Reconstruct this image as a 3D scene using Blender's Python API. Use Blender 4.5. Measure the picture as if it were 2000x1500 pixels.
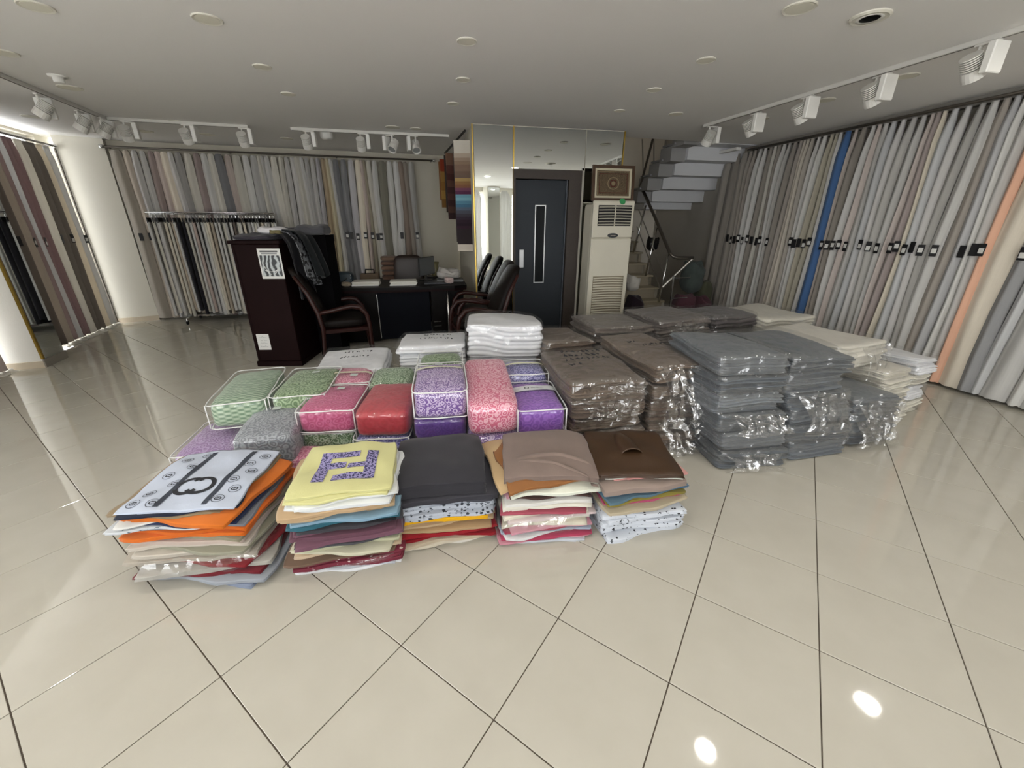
import bpy, math, random
from mathutils import Vector, Matrix, noise
PI = math.pi
R = math.radians
SC = bpy.context.scene
COL = SC.collection
for _o in list(bpy.data.objects):
    bpy.data.objects.remove(_o)

# ------------------------------------------------------------------ camera
CAM_H = 1.5333
CAM_F, CAM_PITCH, CAM_ROLL = 789.965, 0.379228, 0.0040368
cam_data = bpy.data.cameras.new('camera')
cam_data.sensor_width = 36.0
cam_data.lens = CAM_F / 2000.0 * 36.0
cam_data.clip_start = 0.05
cam_data.clip_end = 100
cam = bpy.data.objects.new('camera', cam_data)
COL.objects.link(cam)
cam.matrix_world = (Matrix.Translation((0, 0, CAM_H)) @ Matrix.Rotation(PI / 2 - CAM_PITCH, 4, 'X')
                    @ Matrix.Rotation(CAM_ROLL, 4, 'Z'))
SC.camera = cam

# ------------------------------------------------------------------ daylight and exposure
world = bpy.data.worlds.new('overcast_daylight')
SC.world = world
world.use_nodes = True
_bg = world.node_tree.nodes['Background']
_bg.inputs['Color'].default_value = (0.97, 0.985, 1.0, 1)
_bg.inputs['Strength'].default_value = 6.0
SC.view_settings.view_transform = 'Standard'
SC.view_settings.look = 'None'
SC.view_settings.exposure = 0.15
SC.view_settings.gamma = 1.0
SC.view_settings.use_curve_mapping = False
SC.cycles.use_denoising = True
SC.cycles.max_bounces = 6
SC.cycles.diffuse_bounces = 4
SC.cycles.glossy_bounces = 3
SC.cycles.transmission_bounces = 2
SC.cycles.transparent_max_bounces = 10
SC.cycles.use_adaptive_sampling = True
SC.cycles.adaptive_threshold = 0.13
SC.cycles.adaptive_min_samples = 16
SC.cycles.caustics_reflective = False
SC.cycles.caustics_refractive = False
SC.cycles.sample_clamp_indirect = 6.0


def portal(name, p, dirang, w, h, zc):
    """daylight portal lying in a window opening; dirang = heading of the inward normal"""
    l = bpy.data.lights.new(name, 'AREA')
    l.shape = 'RECTANGLE'
    l.size = w
    l.size_y = h
    l.cycles.is_portal = True
    o = bpy.data.objects.new(name, l)
    COL.objects.link(o)
    n = Vector((math.cos(dirang), math.sin(dirang), 0))
    o.rotation_euler = n.to_track_quat('-Z', 'Z').to_euler()
    o.location = (p[0], p[1], zc)
    return o

# ------------------------------------------------------------------ small helpers
def hexc(h, a=1.0):
    h = h.lstrip('#')
    v = []
    for i in (0, 2, 4):
        c = int(h[i:i + 2], 16) / 255.0
        v.append(c / 12.92 if c <= 0.04045 else ((c + 0.055) / 1.055) ** 2.4)
    return (v[0], v[1], v[2], a)


MATS = {}


def _new(name):
    m = bpy.data.materials.new(name)
    m.use_nodes = True
    nt = m.node_tree
    return m, nt, nt.nodes['Principled BSDF']


def _coords(nt, scale=(1, 1, 1)):
    tc = nt.nodes.new('ShaderNodeTexCoord')
    mp = nt.nodes.new('ShaderNodeMapping')
    mp.inputs['Scale'].default_value = scale
    nt.links.new(tc.outputs['Object'], mp.inputs['Vector'])
    return mp.outputs['Vector']


def plain(name, col, rough=0.5, metal=0.0, spec=0.5, var=0.0, vscale=6.0, bump=0.0, bscale=60.0, coat=0.0):
    if name in MATS:
        return MATS[name]
    m, nt, b = _new(name)
    c = hexc(col)
    b.inputs['Base Color'].default_value = c
    b.inputs['Roughness'].default_value = rough
    b.inputs['Metallic'].default_value = metal
    b.inputs['Specular IOR Level'].default_value = spec
    b.inputs['Coat Weight'].default_value = coat
    if var or bump:
        vec = _coords(nt)
    if var:
        n = nt.nodes.new('ShaderNodeTexNoise')
        n.inputs['Scale'].default_value = vscale
        n.inputs['Detail'].default_value = 5
        nt.links.new(vec, n.inputs['Vector'])
        mx = nt.nodes.new('ShaderNodeMix')
        mx.data_type = 'RGBA'
        mx.inputs['A'].default_value = tuple(x * (1 - var) for x in c[:3]) + (1,)
        mx.inputs['B'].default_value = tuple(min(1, x * (1 + var)) for x in c[:3]) + (1,)
        nt.links.new(n.outputs['Fac'], mx.inputs['Factor'])
        nt.links.new(mx.outputs['Result'], b.inputs['Base Color'])
    if bump:
        n2 = nt.nodes.new('ShaderNodeTexNoise')
        n2.inputs['Scale'].default_value = bscale
        n2.inputs['Detail'].default_value = 3
        nt.links.new(vec, n2.inputs['Vector'])
        bp = nt.nodes.new('ShaderNodeBump')
        bp.inputs['Strength'].default_value = bump
        bp.inputs['Distance'].default_value = 0.01
        nt.links.new(n2.outputs['Fac'], bp.inputs['Height'])
        nt.links.new(bp.outputs['Normal'], b.inputs['Normal'])
    MATS[name] = m
    return m


def fabric(col, rough=0.92, sheen=0.15, streak=0.0, weave=900.0, var=0.06, trans=0.0, spec=0.2):
    """woven cloth: thread-scale relief, slight tonal variation; streak = vertical yarn slubs"""
    key = 'cloth_%s_%s_%s_%s' % (col.strip('#'), rough, streak, trans)
    if key in MATS:
        return MATS[key]
    m, nt, b = _new(key)
    c = hexc(col)
    vec = _coords(nt, (1, 1, 1))
    n = nt.nodes.new('ShaderNodeTexNoise')
    n.inputs['Scale'].default_value = 9.0
    n.inputs['Detail'].default_value = 6
    nt.links.new(vec, n.inputs['Vector'])
    if streak:
        mp = nt.nodes.new('ShaderNodeMapping')
        mp.inputs['Scale'].default_value = (160, 160, 2.0)
        tc = nt.nodes.new('ShaderNodeTexCoord')
        nt.links.new(tc.outputs['Object'], mp.inputs['Vector'])
        nt.links.new(mp.outputs['Vector'], n.inputs['Vector'])
        n.inputs['Scale'].default_value = 1.0
    mx = nt.nodes.new('ShaderNodeMix')
    mx.data_type = 'RGBA'
    v = max(var, streak)
    mx.inputs['A'].default_value = tuple(x * (1 - v) for x in c[:3]) + (1,)
    mx.inputs['B'].default_value = tuple(min(1, x * (1 + v)) for x in c[:3]) + (1,)
    nt.links.new(n.outputs['Fac'], mx.inputs['Factor'])
    nt.links.new(mx.outputs['Result'], b.inputs['Base Color'])
    b.inputs['Roughness'].default_value = rough
    b.inputs['Specular IOR Level'].default_value = spec
    b.inputs['Sheen Weight'].default_value = sheen
    n2 = nt.nodes.new('ShaderNodeTexNoise')
    n2.inputs['Scale'].default_value = weave / 4
    n2.inputs['Detail'].default_value = 2
    nt.links.new(_coords(nt), n2.inputs['Vector'])
    bp = nt.nodes.new('ShaderNodeBump')
    bp.inputs['Strength'].default_value = 0.25
    bp.inputs['Distance'].default_value = 0.002
    nt.links.new(n2.outputs['Fac'], bp.inputs['Height'])
    nt.links.new(bp.outputs['Normal'], b.inputs['Normal'])
    if trans:
        tl = nt.nodes.new('ShaderNodeBsdfTranslucent')
        nt.links.new(mx.outputs['Result'], tl.inputs['Color'])
        ms = nt.nodes.new('ShaderNodeMixShader')
        ms.inputs['Fac'].default_value = trans
        nt.links.new(b.outputs['BSDF'], ms.inputs[1])
        nt.links.new(tl.outputs['BSDF'], ms.inputs[2])
        nt.links.new(ms.outputs['Shader'], nt.nodes['Material Output'].inputs['Surface'])
    MATS[key] = m
    return m


def damask(colA, colB, scale=38.0, width=0.5, rough=0.55, sheen=0.3, kind='swirl'):
    """two-tone jacquard: swirls from distorted cell rings, or rows of lens-shaped puffs"""
    key = 'jacquard_%s_%s_%s_%s' % (colA.strip('#'), colB.strip('#'), scale, kind)
    if key in MATS:
        return MATS[key]
    m, nt, b = _new(key)
    vec = _coords(nt)
    if kind == 'swirl':
        nz = nt.nodes.new('ShaderNodeTexNoise')
        nz.inputs['Scale'].default_value = scale * 0.6
        nz.inputs['Detail'].default_value = 1
        nt.links.new(vec, nz.inputs['Vector'])
        add = nt.nodes.new('ShaderNodeVectorMath')
        add.operation = 'MULTIPLY_ADD'
        add.inputs[1].default_value = (0.03, 0.03, 0.03)
        nt.links.new(nz.outputs['Color'], add.inputs[0])
        nt.links.new(vec, add.inputs[2])
        vo = nt.nodes.new('ShaderNodeTexVoronoi')
        vo.inputs['Scale'].default_value = scale
        nt.links.new(add.outputs['Vector'], vo.inputs['Vector'])
        mt = nt.nodes.new('ShaderNodeMath')
        mt.operation = 'MULTIPLY'
        mt.inputs[1].default_value = 17.0
        nt.links.new(vo.outputs['Distance'], mt.inputs[0])
        sn = nt.nodes.new('ShaderNodeMath')
        sn.operation = 'SINE'
        nt.links.new(mt.outputs[0], sn.inputs[0])
        fac = sn.outputs[0]
    else:
        sep = nt.nodes.new('ShaderNodeSeparateXYZ')
        nt.links.new(vec, sep.inputs[0])

        def sine(out, k, ph=None):
            a = nt.nodes.new('ShaderNodeMath')
            a.operation = 'MULTIPLY'
            a.inputs[1].default_value = k
            nt.links.new(out, a.inputs[0])
            s = nt.nodes.new('ShaderNodeMath')
            s.operation = 'SINE'
            nt.links.new(a.outputs[0], s.inputs[0])
            return s.outputs[0]
        a1 = sine(sep.outputs['X'], scale * 2.0)
        yy = nt.nodes.new('ShaderNodeMath')
        yy.operation = 'SUBTRACT'
        nt.links.new(sep.outputs['Y'], yy.inputs[0])
        nt.links.new(sep.outputs['Z'], yy.inputs[1])
        a2 = sine(yy.outputs[0], scale * 5.2)
        mul = nt.nodes.new('ShaderNodeMath')
        mul.operation = 'MULTIPLY'
        nt.links.new(a1, mul.inputs[0])
        nt.links.new(a2, mul.inputs[1])
        fac = mul.outputs[0]
    rp = nt.nodes.new('ShaderNodeMapRange')
    rp.inputs['From Min'].default_value = -width
    rp.inputs['From Max'].default_value = width
    nt.links.new(fac, rp.inputs['Value'])
    mx = nt.nodes.new('ShaderNodeMix')
    mx.data_type = 'RGBA'
    mx.inputs['A'].default_value = hexc(colA)
    mx.inputs['B'].default_value = hexc(colB)
    nt.links.new(rp.outputs['Result'], mx.inputs['Factor'])
    nt.links.new(mx.outputs['Result'], b.inputs['Base Color'])
    bp = nt.nodes.new('ShaderNodeBump')
    bp.inputs['Strength'].default_value = 0.35
    bp.inputs['Distance'].default_value = 0.004
    nt.links.new(rp.outputs['Result'], bp.inputs['Height'])
    nt.links.new(bp.outputs['Normal'], b.inputs['Normal'])
    b.inputs['Roughness'].default_value = rough
    b.inputs['Sheen Weight'].default_value = sheen
    MATS[key] = m
    return m


def print_cloth(colA, colB, scale=26.0, thr=0.62, rough=0.85):
    """pale cloth with scattered dark printed motifs"""
    key = 'print_%s_%s_%s_%s' % (colA.strip('#'), colB.strip('#'), scale, thr)
    if key in MATS:
        return MATS[key]
    m, nt, b = _new(key)
    vec = _coords(nt)
    vo = nt.nodes.new('ShaderNodeTexVoronoi')
    vo.inputs['Scale'].default_value = scale
    nt.links.new(vec, vo.inputs['Vector'])
    n = nt.nodes.new('ShaderNodeTexNoise')
    n.inputs['Scale'].default_value = scale * 2.4
    n.inputs['Detail'].default_value = 2
    nt.links.new(vec, n.inputs['Vector'])
    ad = nt.nodes.new('ShaderNodeMath')
    ad.operation = 'MULTIPLY_ADD'
    ad.inputs[1].default_value = 0.9
    nt.links.new(n.outputs['Fac'], ad.inputs[0])
    nt.links.new(vo.outputs['Distance'], ad.inputs[2])
    rp = nt.nodes.new('ShaderNodeMapRange')
    rp.inputs['From Min'].default_value = thr
    rp.inputs['From Max'].default_value = thr + 0.06
    nt.links.new(ad.outputs[0], rp.inputs['Value'])
    mx = nt.nodes.new('ShaderNodeMix')
    mx.data_type = 'RGBA'
    mx.inputs['A'].default_value = hexc(colB)
    mx.inputs['B'].default_value = hexc(colA)
    nt.links.new(rp.outputs['Result'], mx.inputs['Factor'])
    nt.links.new(mx.outputs['Result'], b.inputs['Base Color'])
    b.inputs['Roughness'].default_value = rough
    MATS[key] = m
    return m


def film(name='clear_plastic', rough=0.06, milk=0.012, gloss=0.12, bscale=13.0, bump=0.6, tint='#ffffff'):
    """thin crinkled polythene: mostly see-through, sharp glints from crinkles"""
    if name in MATS:
        return MATS[name]
    m, nt, b = _new(name)
    nt.nodes.remove(b)
    out = nt.nodes['Material Output']
    tr = nt.nodes.new('ShaderNodeBsdfTransparent')
    tr.inputs['Color'].default_value = hexc(tint)
    gl = nt.nodes.new('ShaderNodeBsdfGlossy')
    gl.inputs['Roughness'].default_value = rough
    df = nt.nodes.new('ShaderNodeBsdfDiffuse')
    df.inputs['Color'].default_value = (0.85, 0.87, 0.88, 1)
    vec = _coords(nt)
    n = nt.nodes.new('ShaderNodeTexNoise')
    n.inputs['Scale'].default_value = bscale * .35
    n.inputs['Detail'].default_value = 2
    nt.links.new(vec, n.inputs['Vector'])
    ad = nt.nodes.new('ShaderNodeVectorMath')
    ad.operation = 'MULTIPLY_ADD'
    ad.inputs[1].default_value = (.12, .12, .12)
    nt.links.new(n.outputs['Color'], ad.inputs[0])
    nt.links.new(vec, ad.inputs[2])
    vo = nt.nodes.new('ShaderNodeTexVoronoi')
    vo.inputs['Scale'].default_value = bscale
    nt.links.new(ad.outputs['Vector'], vo.inputs['Vector'])
    bp = nt.nodes.new('ShaderNodeBump')
    bp.inputs['Strength'].default_value = bump
    bp.inputs['Distance'].default_value = 0.03
    nt.links.new(vo.outputs['Distance'], bp.inputs['Height'])
    nt.links.new(bp.outputs['Normal'], gl.inputs['Normal'])
    m1 = nt.nodes.new('ShaderNodeMixShader')
    m1.inputs['Fac'].default_value = milk
    nt.links.new(tr.outputs[0], m1.inputs[1])
    nt.links.new(df.outputs[0], m1.inputs[2])
    m2 = nt.nodes.new('ShaderNodeMixShader')
    m2.inputs['Fac'].default_value = gloss
    nt.links.new(m1.outputs[0], m2.inputs[1])
    nt.links.new(gl.outputs[0], m2.inputs[2])
    nt.links.new(m2.outputs[0], out.inputs['Surface'])
    MATS[name] = m
    return m


def glow(name, col, strength):
    if name in MATS:
        return MATS[name]
    m, nt, b = _new(name)
    b.inputs['Emission Color'].default_value = hexc(col)
    b.inputs['Emission Strength'].default_value = strength
    MATS[name] = m
    return m


def mesh(name, V, F, mat=None, smooth=False, mats=None, fmat=None):
    me = bpy.data.meshes.new(name)
    me.from_pydata([tuple(v) for v in V], [], F)
    if mats:
        for q in mats:
            me.materials.append(q)
        if fmat:
            me.polygons.foreach_set('material_index', fmat)
    elif mat:
        me.materials.append(mat)
    if smooth:
        me.polygons.foreach_set('use_smooth', [True] * len(me.polygons))
    me.update()
    return me


def link(name, me, parent=None, loc=(0, 0, 0), rz=0.0, rot=None):
    o = bpy.data.objects.new(name, me)
    COL.objects.link(o)
    o.location = loc
    o.rotation_euler = rot if rot else (0, 0, rz)
    if parent:
        o.parent = parent
    return o


def tag(o, label, cat, group=None, kind=None):
    if label:
        o['label'] = label
    if cat:
        o['category'] = cat
    if group:
        o['group'] = group
    if kind:
        o['kind'] = kind
    return o


def thing(name, label, cat, loc=(0, 0, 0), rz=0.0, group=None):
    o = bpy.data.objects.new(name, None)
    o.empty_display_size = 0.05
    COL.objects.link(o)
    o.location = loc
    o.rotation_euler = (0, 0, rz)
    return tag(o, label, cat, group)


def copy_tree(o, parent=None):
    c = o.copy()
    COL.objects.link(c)
    if parent:
        c.parent = parent
    for ch in list(o.children):
        copy_tree(ch, c)
    return c


class MB:
    """collects simple solids into one mesh"""
    def __init__(s):
        s.V, s.F = [], []

    def add(s, V, F):
        k = len(s.V)
        s.V += [Vector(v) for v in V]
        s.F += [tuple(i + k for i in f) for f in F]
        return s

    def box(s, x0, x1, y0, y1, z0, z1):
        V = [(x0, y0, z0), (x1, y0, z0), (x1, y1, z0), (x0, y1, z0), (x0, y0, z1), (x1, y0, z1), (x1, y1, z1), (x0, y1, z1)]
        F = [(3, 2, 1, 0), (4, 5, 6, 7), (0, 1, 5, 4), (1, 2, 6, 5), (2, 3, 7, 6), (3, 0, 4, 7)]
        return s.add(V, F)

    def cbox(s, x0, x1, y0, y1, z0, z1, c=0.004):
        """box with chamfered edges"""
        V = []
        for (z, i) in ((z0, c), (z0 + c, 0), (z1 - c, 0), (z1, c)):
            j = c if i == 0 else c
            pts = [(x0 + i + (0 if i else c), y0 + i), (x1 - i - (0 if i else c), y0 + i), (x1 - i, y0 + i + (0 if i else c)), (x1 - i, y1 - i - (0 if i else c)),
                   (x1 - i - (0 if i else c), y1 - i), (x0 + i + (0 if i else c), y1 - i), (x0 + i, y1 - i - (0 if i else c)), (x0 + i, y0 + i + (0 if i else c))]
            if i:
                e = c * 0.3
                pts = [(x0 + i + e, y0 + i), (x1 - i - e, y0 + i), (x1 - i, y0 + i + e), (x1 - i, y1 - i - e), (x1 - i - e, y1 - i), (x0 + i + e, y1 - i), (x0 + i, y1 - i - e), (x0 + i, y0 + i + e)]
            V += [(p[0], p[1], z) for p in pts]
        F = [tuple(range(7, -1, -1)), tuple(range(24, 32))]
        for l in range(3):
            for k in range(8):
                a, b = l * 8 + k, l * 8 + (k + 1) % 8
                F.append((a, b, b + 8, a + 8))
        return s.add(V, F)

    def prism(s, poly, z0, z1):
        n = len(poly)
        V = [(p[0], p[1], z0) for p in poly] + [(p[0], p[1], z1) for p in poly]
        F = [tuple(range(n - 1, -1, -1)), tuple(range(n, 2 * n))] + [(i, (i + 1) % n, (i + 1) % n + n, i + n) for i in range(n)]
        return s.add(V, F)

    def tube(s, pts, r, n=8, caps=True, close=False):
        pts = [Vector(p) for p in pts]
        rr = r if isinstance(r, (list, tuple)) else [r] * len(pts)
        up = None
        rings = []
        N = len(pts)
        for i, p in enumerate(pts):
            if close:
                t = (pts[(i + 1) % N] - pts[i - 1]).normalized()
            else:
                t = (pts[min(i + 1, N - 1)] - pts[max(i - 1, 0)]).normalized()
            if up is None:
                up = Vector((0, 0, 1)) if abs(t.z) < 0.9 else Vector((1, 0, 0))
            a = (up - t * up.dot(t)).normalized()
            b = t.cross(a)
            up = a
            rings.append([p + (a * math.cos(2 * PI * k / n) + b * math.sin(2 * PI * k / n)) * rr[i] for k in range(n)])
        V = [v for rg in rings for v in rg]
        F = []
        M = N if close else N - 1
        for i in range(M):
            for k in range(n):
                a0, a1 = i * n + k, i * n + (k + 1) % n
                j = ((i + 1) % N) * n
                F.append((a0, a1, j + (k + 1) % n, j + k))
        if caps and not close:
            F.append(tuple(range(n - 1, -1, -1)))
            F.append(tuple(range((N - 1) * n, N * n)))
        return s.add(V, F)

    def lathe(s, prof, n=16, axis=None, origin=(0, 0, 0)):
        """prof: (radius, height) pairs, closed at both ends; axis = direction of height"""
        ax = Vector(axis or (0, 0, 1)).normalized()
        u = ax.orthogonal().normalized()
        w = ax.cross(u)
        o = Vector(origin)
        V = []
        for r, h in prof:
            for k in range(n):
                a = 2 * PI * k / n
                V.append(o + ax * h + (u * math.cos(a) + w * math.sin(a)) * r)
        F = []
        for i in range(len(prof) - 1):
            for k in range(n):
                F.append((i * n + k, i * n + (k + 1) % n, (i + 1) * n + (k + 1) % n, (i + 1) * n + k))
        F.append(tuple(range(n - 1, -1, -1)))
        F.append(tuple(range((len(prof) - 1) * n, len(prof) * n)))
        return s.add(V, F)

    def build(s, name, mat, parent=None, loc=(0, 0, 0), rz=0.0, rot=None, smooth=False):
        return link(name, mesh(name, s.V, s.F, mat, smooth), parent, loc, rz, rot)


def soft_box(w, d, h, nx=12, ny=12, nz=8, n=6.0, fn=None):
    """rounded box with base at z = 0, centred in x and y; fn(x, y, z) -> new point"""
    idx, V, F = {}, [], []

    def vid(i, j, k):
        key = (i, j, k)
        if key not in idx:
            p = [2.0 * i / nx - 1, 2.0 * j / ny - 1, 2.0 * k / nz - 1]
            q = (abs(p[0]) ** n + abs(p[1]) ** n + abs(p[2]) ** n) ** (1.0 / n)
            x, y, z = p[0] / q * w / 2, p[1] / q * d / 2, (p[2] / q + 1) * h / 2
            if fn:
                x, y, z = fn(x, y, z)
            idx[key] = len(V)
            V.append((x, y, z))
        return idx[key]
    for i in range(nx):
        for j in range(ny):
            F.append((vid(i, j, 0), vid(i, j + 1, 0), vid(i + 1, j + 1, 0), vid(i + 1, j, 0)))
            F.append((vid(i, j, nz), vid(i + 1, j, nz), vid(i + 1, j + 1, nz), vid(i, j + 1, nz)))
    for i in range(nx):
        for k in range(nz):
            F.append((vid(i, 0, k), vid(i + 1, 0, k), vid(i + 1, 0, k + 1), vid(i, 0, k + 1)))
            F.append((vid(i, ny, k), vid(i, ny, k + 1), vid(i + 1, ny, k + 1), vid(i + 1, ny, k)))
    for j in range(ny):
        for k in range(nz):
            F.append((vid(0, j, k), vid(0, j, k + 1), vid(0, j + 1, k + 1), vid(0, j + 1, k)))
            F.append((vid(nx, j, k), vid(nx, j + 1, k), vid(nx, j + 1, k + 1), vid(nx, j, k + 1)))
    return V, F


def nz3(x, y, z=0.0, s=1.0, seed=0.0):
    return noise.noise(Vector((x * s + seed * 7.31, y * s - seed * 3.17, z * s + seed * 1.7)))


def dirn(a):
    return Vector((math.cos(R(a)), math.sin(R(a)), 0))


def ordinal(n):
    if 10 <= n % 100 <= 20:
        return '%dth' % n
    return '%d%s' % (n, {1: 'st', 2: 'nd', 3: 'rd'}.get(n % 10, 'th'))

# ================================================================== the setting
ZC = 2.64
TILE = 0.45
WALLP = plain('wall_plaster', '#d9d5c8', 0.85, var=0.03, vscale=3, bump=0.05, bscale=25)
CEILP = plain('ceiling_paint', '#efedea', 0.9, var=0.012, vscale=1.5)
BASEM = plain('beige_skirting_tile', '#c8bba6', 0.25, var=0.06, vscale=8)
GOLD = plain('brass_strip', '#d2b25a', 0.3, metal=1.0)
CHROME = plain('chrome', '#d9d9d9', 0.18, metal=1.0)
STEEL = plain('brushed_steel', '#b9b7b2', 0.3, metal=1.0)
BLACK = plain('black_plastic', '#141414', 0.45)
WHITEP = plain('white_paint', '#e6e5e0', 0.5)
MIRROR = plain('mirror_glass', '#eef2f0', 0.015, metal=1.0)


def tile_material():
    m, nt, b = _new('polished_tile')
    vec = _coords(nt)
    info = nt.nodes.new('ShaderNodeObjectInfo')
    add = nt.nodes.new('ShaderNodeVectorMath')
    add.operation = 'MULTIPLY_ADD'
    add.inputs[1].default_value = (9, 9, 9)
    nt.links.new(info.outputs['Location'], add.inputs[0])
    nt.links.new(vec, add.inputs[2])
    n = nt.nodes.new('ShaderNodeTexNoise')
    n.inputs['Scale'].default_value = 5
    n.inputs['Detail'].default_value = 6
    nt.links.new(add.outputs['Vector'], n.inputs['Vector'])
    mx = nt.nodes.new('ShaderNodeMix')
    mx.data_type = 'RGBA'
    mx.inputs['A'].default_value = hexc('#b4afa2')
    mx.inputs['B'].default_value = hexc('#c1bdb1')
    nt.links.new(n.outputs['Fac'], mx.inputs['Factor'])
    nt.links.new(mx.outputs['Result'], b.inputs['Base Color'])
    n2 = nt.nodes.new('ShaderNodeTexNoise')
    n2.inputs['Scale'].default_value = 14
    n2.inputs['Detail'].default_value = 3
    nt.links.new(add.outputs['Vector'], n2.inputs['Vector'])
    rr = nt.nodes.new('ShaderNodeMapRange')
    rr.inputs['To Min'].default_value = 0.02
    rr.inputs['To Max'].default_value = 0.075
    nt.links.new(n2.outputs['Fac'], rr.inputs['Value'])
    nt.links.new(rr.outputs['Result'], b.inputs['Roughness'])
    b.inputs['IOR'].default_value = 1.55
    return m


TILEM = tile_material()
GROUT = plain('dark_grout', '#5a5147', 0.9)
floor = MB().box(-7.5, 6.8, -3.6, 10.2, -0.16, -0.004).build('floor', GROUT)
tag(floor, 'large beige floor of polished tiles laid diagonally with dark joints', None, kind='structure')


def cam_px(x, y, z):
    """picture position of a point (only used to pick which tiles show largest)"""
    c, s = math.cos(CAM_PITCH), math.sin(CAM_PITCH)
    zz = y * c - (z - CAM_H) * s
    yy = y * s + (z - CAM_H) * c
    return (1000 + CAM_F * x / zz, 750 - CAM_F * yy / zz, zz) if zz > 0.1 else (9e9, 9e9, zz)


YAW = 0.596967
OX, OY = -0.952182 * TILE, 2.418385 * TILE
_tb = MB()
_g = 0.0021
_tb.cbox(_g, TILE - _g, _g, TILE - _g, -0.012, 0.0, 0.0012)
tile_me = mesh('tile', _tb.V, _tb.F, TILEM)
_cell = []
for i in range(-26, 26):
    for j in range(-20, 30):
        px_, py_ = (i + .5) * TILE, (j + .5) * TILE
        x = OX + px_ * math.cos(YAW) + py_ * math.sin(YAW)
        y = OY - px_ * math.sin(YAW) + py_ * math.cos(YAW)
        if not (-7.3 < x < 6.6 and -3.4 < y < 10.0):
            continue
        u, v, zz = cam_px(x, y, 0)
        vis = zz > 0.2 and -150 < u < 2150 and -200 < v < 1680
        hid = -0.5 < x < 1.4 and y > 6.2 or (-2.0 < x < 2.6 and 1.75 < y < 3.2) or (x > 4.9 and y > 2.6)
        _cell.append((-(1.0 / zz ** 3) if vis and not hid else 1.0, i, j))
_cell.sort()
_rest = MB()
for k, (q, i, j) in enumerate(_cell):
    lx, ly = i * TILE, j * TILE
    x = OX + lx * math.cos(YAW) + ly * math.sin(YAW)
    y = OY - lx * math.sin(YAW) + ly * math.cos(YAW)
    if k < 300 and q < 0:
        link('tile', tile_me, floor, (x, y, 0), -YAW)
    else:
        c, s = math.cos(YAW), math.sin(YAW)
        _rest.add([(x + v.x * c + v.y * s, y - v.x * s + v.y * c, v.z) for v in _tb.V], _tb.F)
_o = _rest.build('tile_field', TILEM, floor)
_o['kind'] = 'stuff'

AL, DL = Vector((-5.879, 5.134, 0)), 110.26
AB, DB = Vector((-5.913, 6.677, 0)), 16.2
AR, DR = Vector((4.36, 4.0, 0)), 103.5
E0, DE = Vector((-0.492, 5.667, 0)), 11.7


def struct(name, mb, mat, loc=(0, 0, 0), deg=0.0, label=None, parent=None):
    o = mb.build(name, mat, parent, loc, R(deg))
    if not parent:
        o['kind'] = 'structure'
    if label:
        o['label'] = label
    return o


GLASS = film('window_glass', rough=0.02, milk=0.0, gloss=0.04, bump=0.0)
FRAMEM = plain('window_aluminium', '#d8d8d6', 0.4)
# left wall: windows between piers (x along the wall, +y outwards)
wl = MB()
for (s0, s1) in ((1.40, 1.85), (-1.02, -0.6), (-3.15, -2.95), (-5.2, -5.0), (-9.4, -7.2)):
    wl.box(s0, s1, 0.2, 0.42, 0, ZC)
for (s0, s1) in ((-0.6, 1.40), (-2.95, -1.02), (-5.0, -3.15), (-7.2, -5.2)):
    wl.box(s0, s1, 0.2, 0.42, 2.61, ZC).box(s0, s1, 0.2, 0.42, 0, 0.06)
struct('wall_left', wl, WALLP, AL, DL, 'pale plaster wall with tall windows hidden behind hanging curtains')
for k, (s0, s1) in enumerate(((-0.6, 1.40), (-2.95, -1.02), (-5.0, -3.15), (-7.2, -5.2))):
    f = MB()
    f.box(s0, s0 + .05, .28, .34, .06, 2.61).box(s1 - .05, s1, .28, .34, .06, 2.61).box(s0 + .05, s1 - .05, .28, .34, .06, .11).box(s0 + .05, s1 - .05, .28, .34, 2.56, 2.61)
    f.box((s0 + s1) / 2 - .025, (s0 + s1) / 2 + .025, .28, .34, .11, 2.56)
    wo = struct('window_%d' % (k + 1), f, FRAMEM, AL, DL, 'tall daylit window behind curtains')
    for a, b_ in ((s0 + .05, (s0 + s1) / 2 - .025), ((s0 + s1) / 2 + .025, s1 - .05)):
        MB().box(a, b_, .305, .312, .11, 2.56).build('pane', GLASS, wo)
    c = AL + dirn(DL) * ((s0 + s1) / 2) + dirn(DL + 90) * 0.3
    portal('daylight_portal', c, R(DL - 90), s1 - s0, 2.5, 1.31)

# pier with the mirror side
pier = MB().box(-1.0, -0.63, -0.30, 0.2, 0, ZC)
po = struct('wall_pier', pier, plain('pier_white', '#e2e0d8', 0.8, bump=0.15, bscale=60), AL, DL, 'white textured pier between two window bays')
MB().box(-1.012, -0.988, -.312, -.292, .1, ZC - .02).build('brass_corner', GOLD, po)
MB().box(-0.985, -0.645, -.312, -.302, .1, ZC - .03).build('mirror_face', MIRROR, po)
MB().box(-1.013, -0.62, -.313, -.30, 0, .095).build('skirting', plain('grey_skirting', '#8f897f', .3), po)
MB().box(-1.013, -1.0, -.30, .18, 0, .075).build('skirting', BASEM, po)

# splayed corner between window wall and back wall
CA, CB = Vector((-6.385, 6.445, 0)), Vector((-5.913, 6.70, 0))
_d = (CB - CA)
_nrm = Vector((-_d.y, _d.x, 0)).normalized()
struct('wall_corner', MB().prism([CA, CB, CB + _nrm * .5, CA + _nrm * .5], 0, ZC), WALLP, label='cream plaster wall strip between window curtains and back curtains')
_in = -_nrm * .012
o = MB().prism([CA + _in, CB + _in, CB, CA], 0, .075).build('baseboard_corner', BASEM)
tag(o, 'beige skirting tile under the cream wall strip', None, kind='structure')

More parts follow.
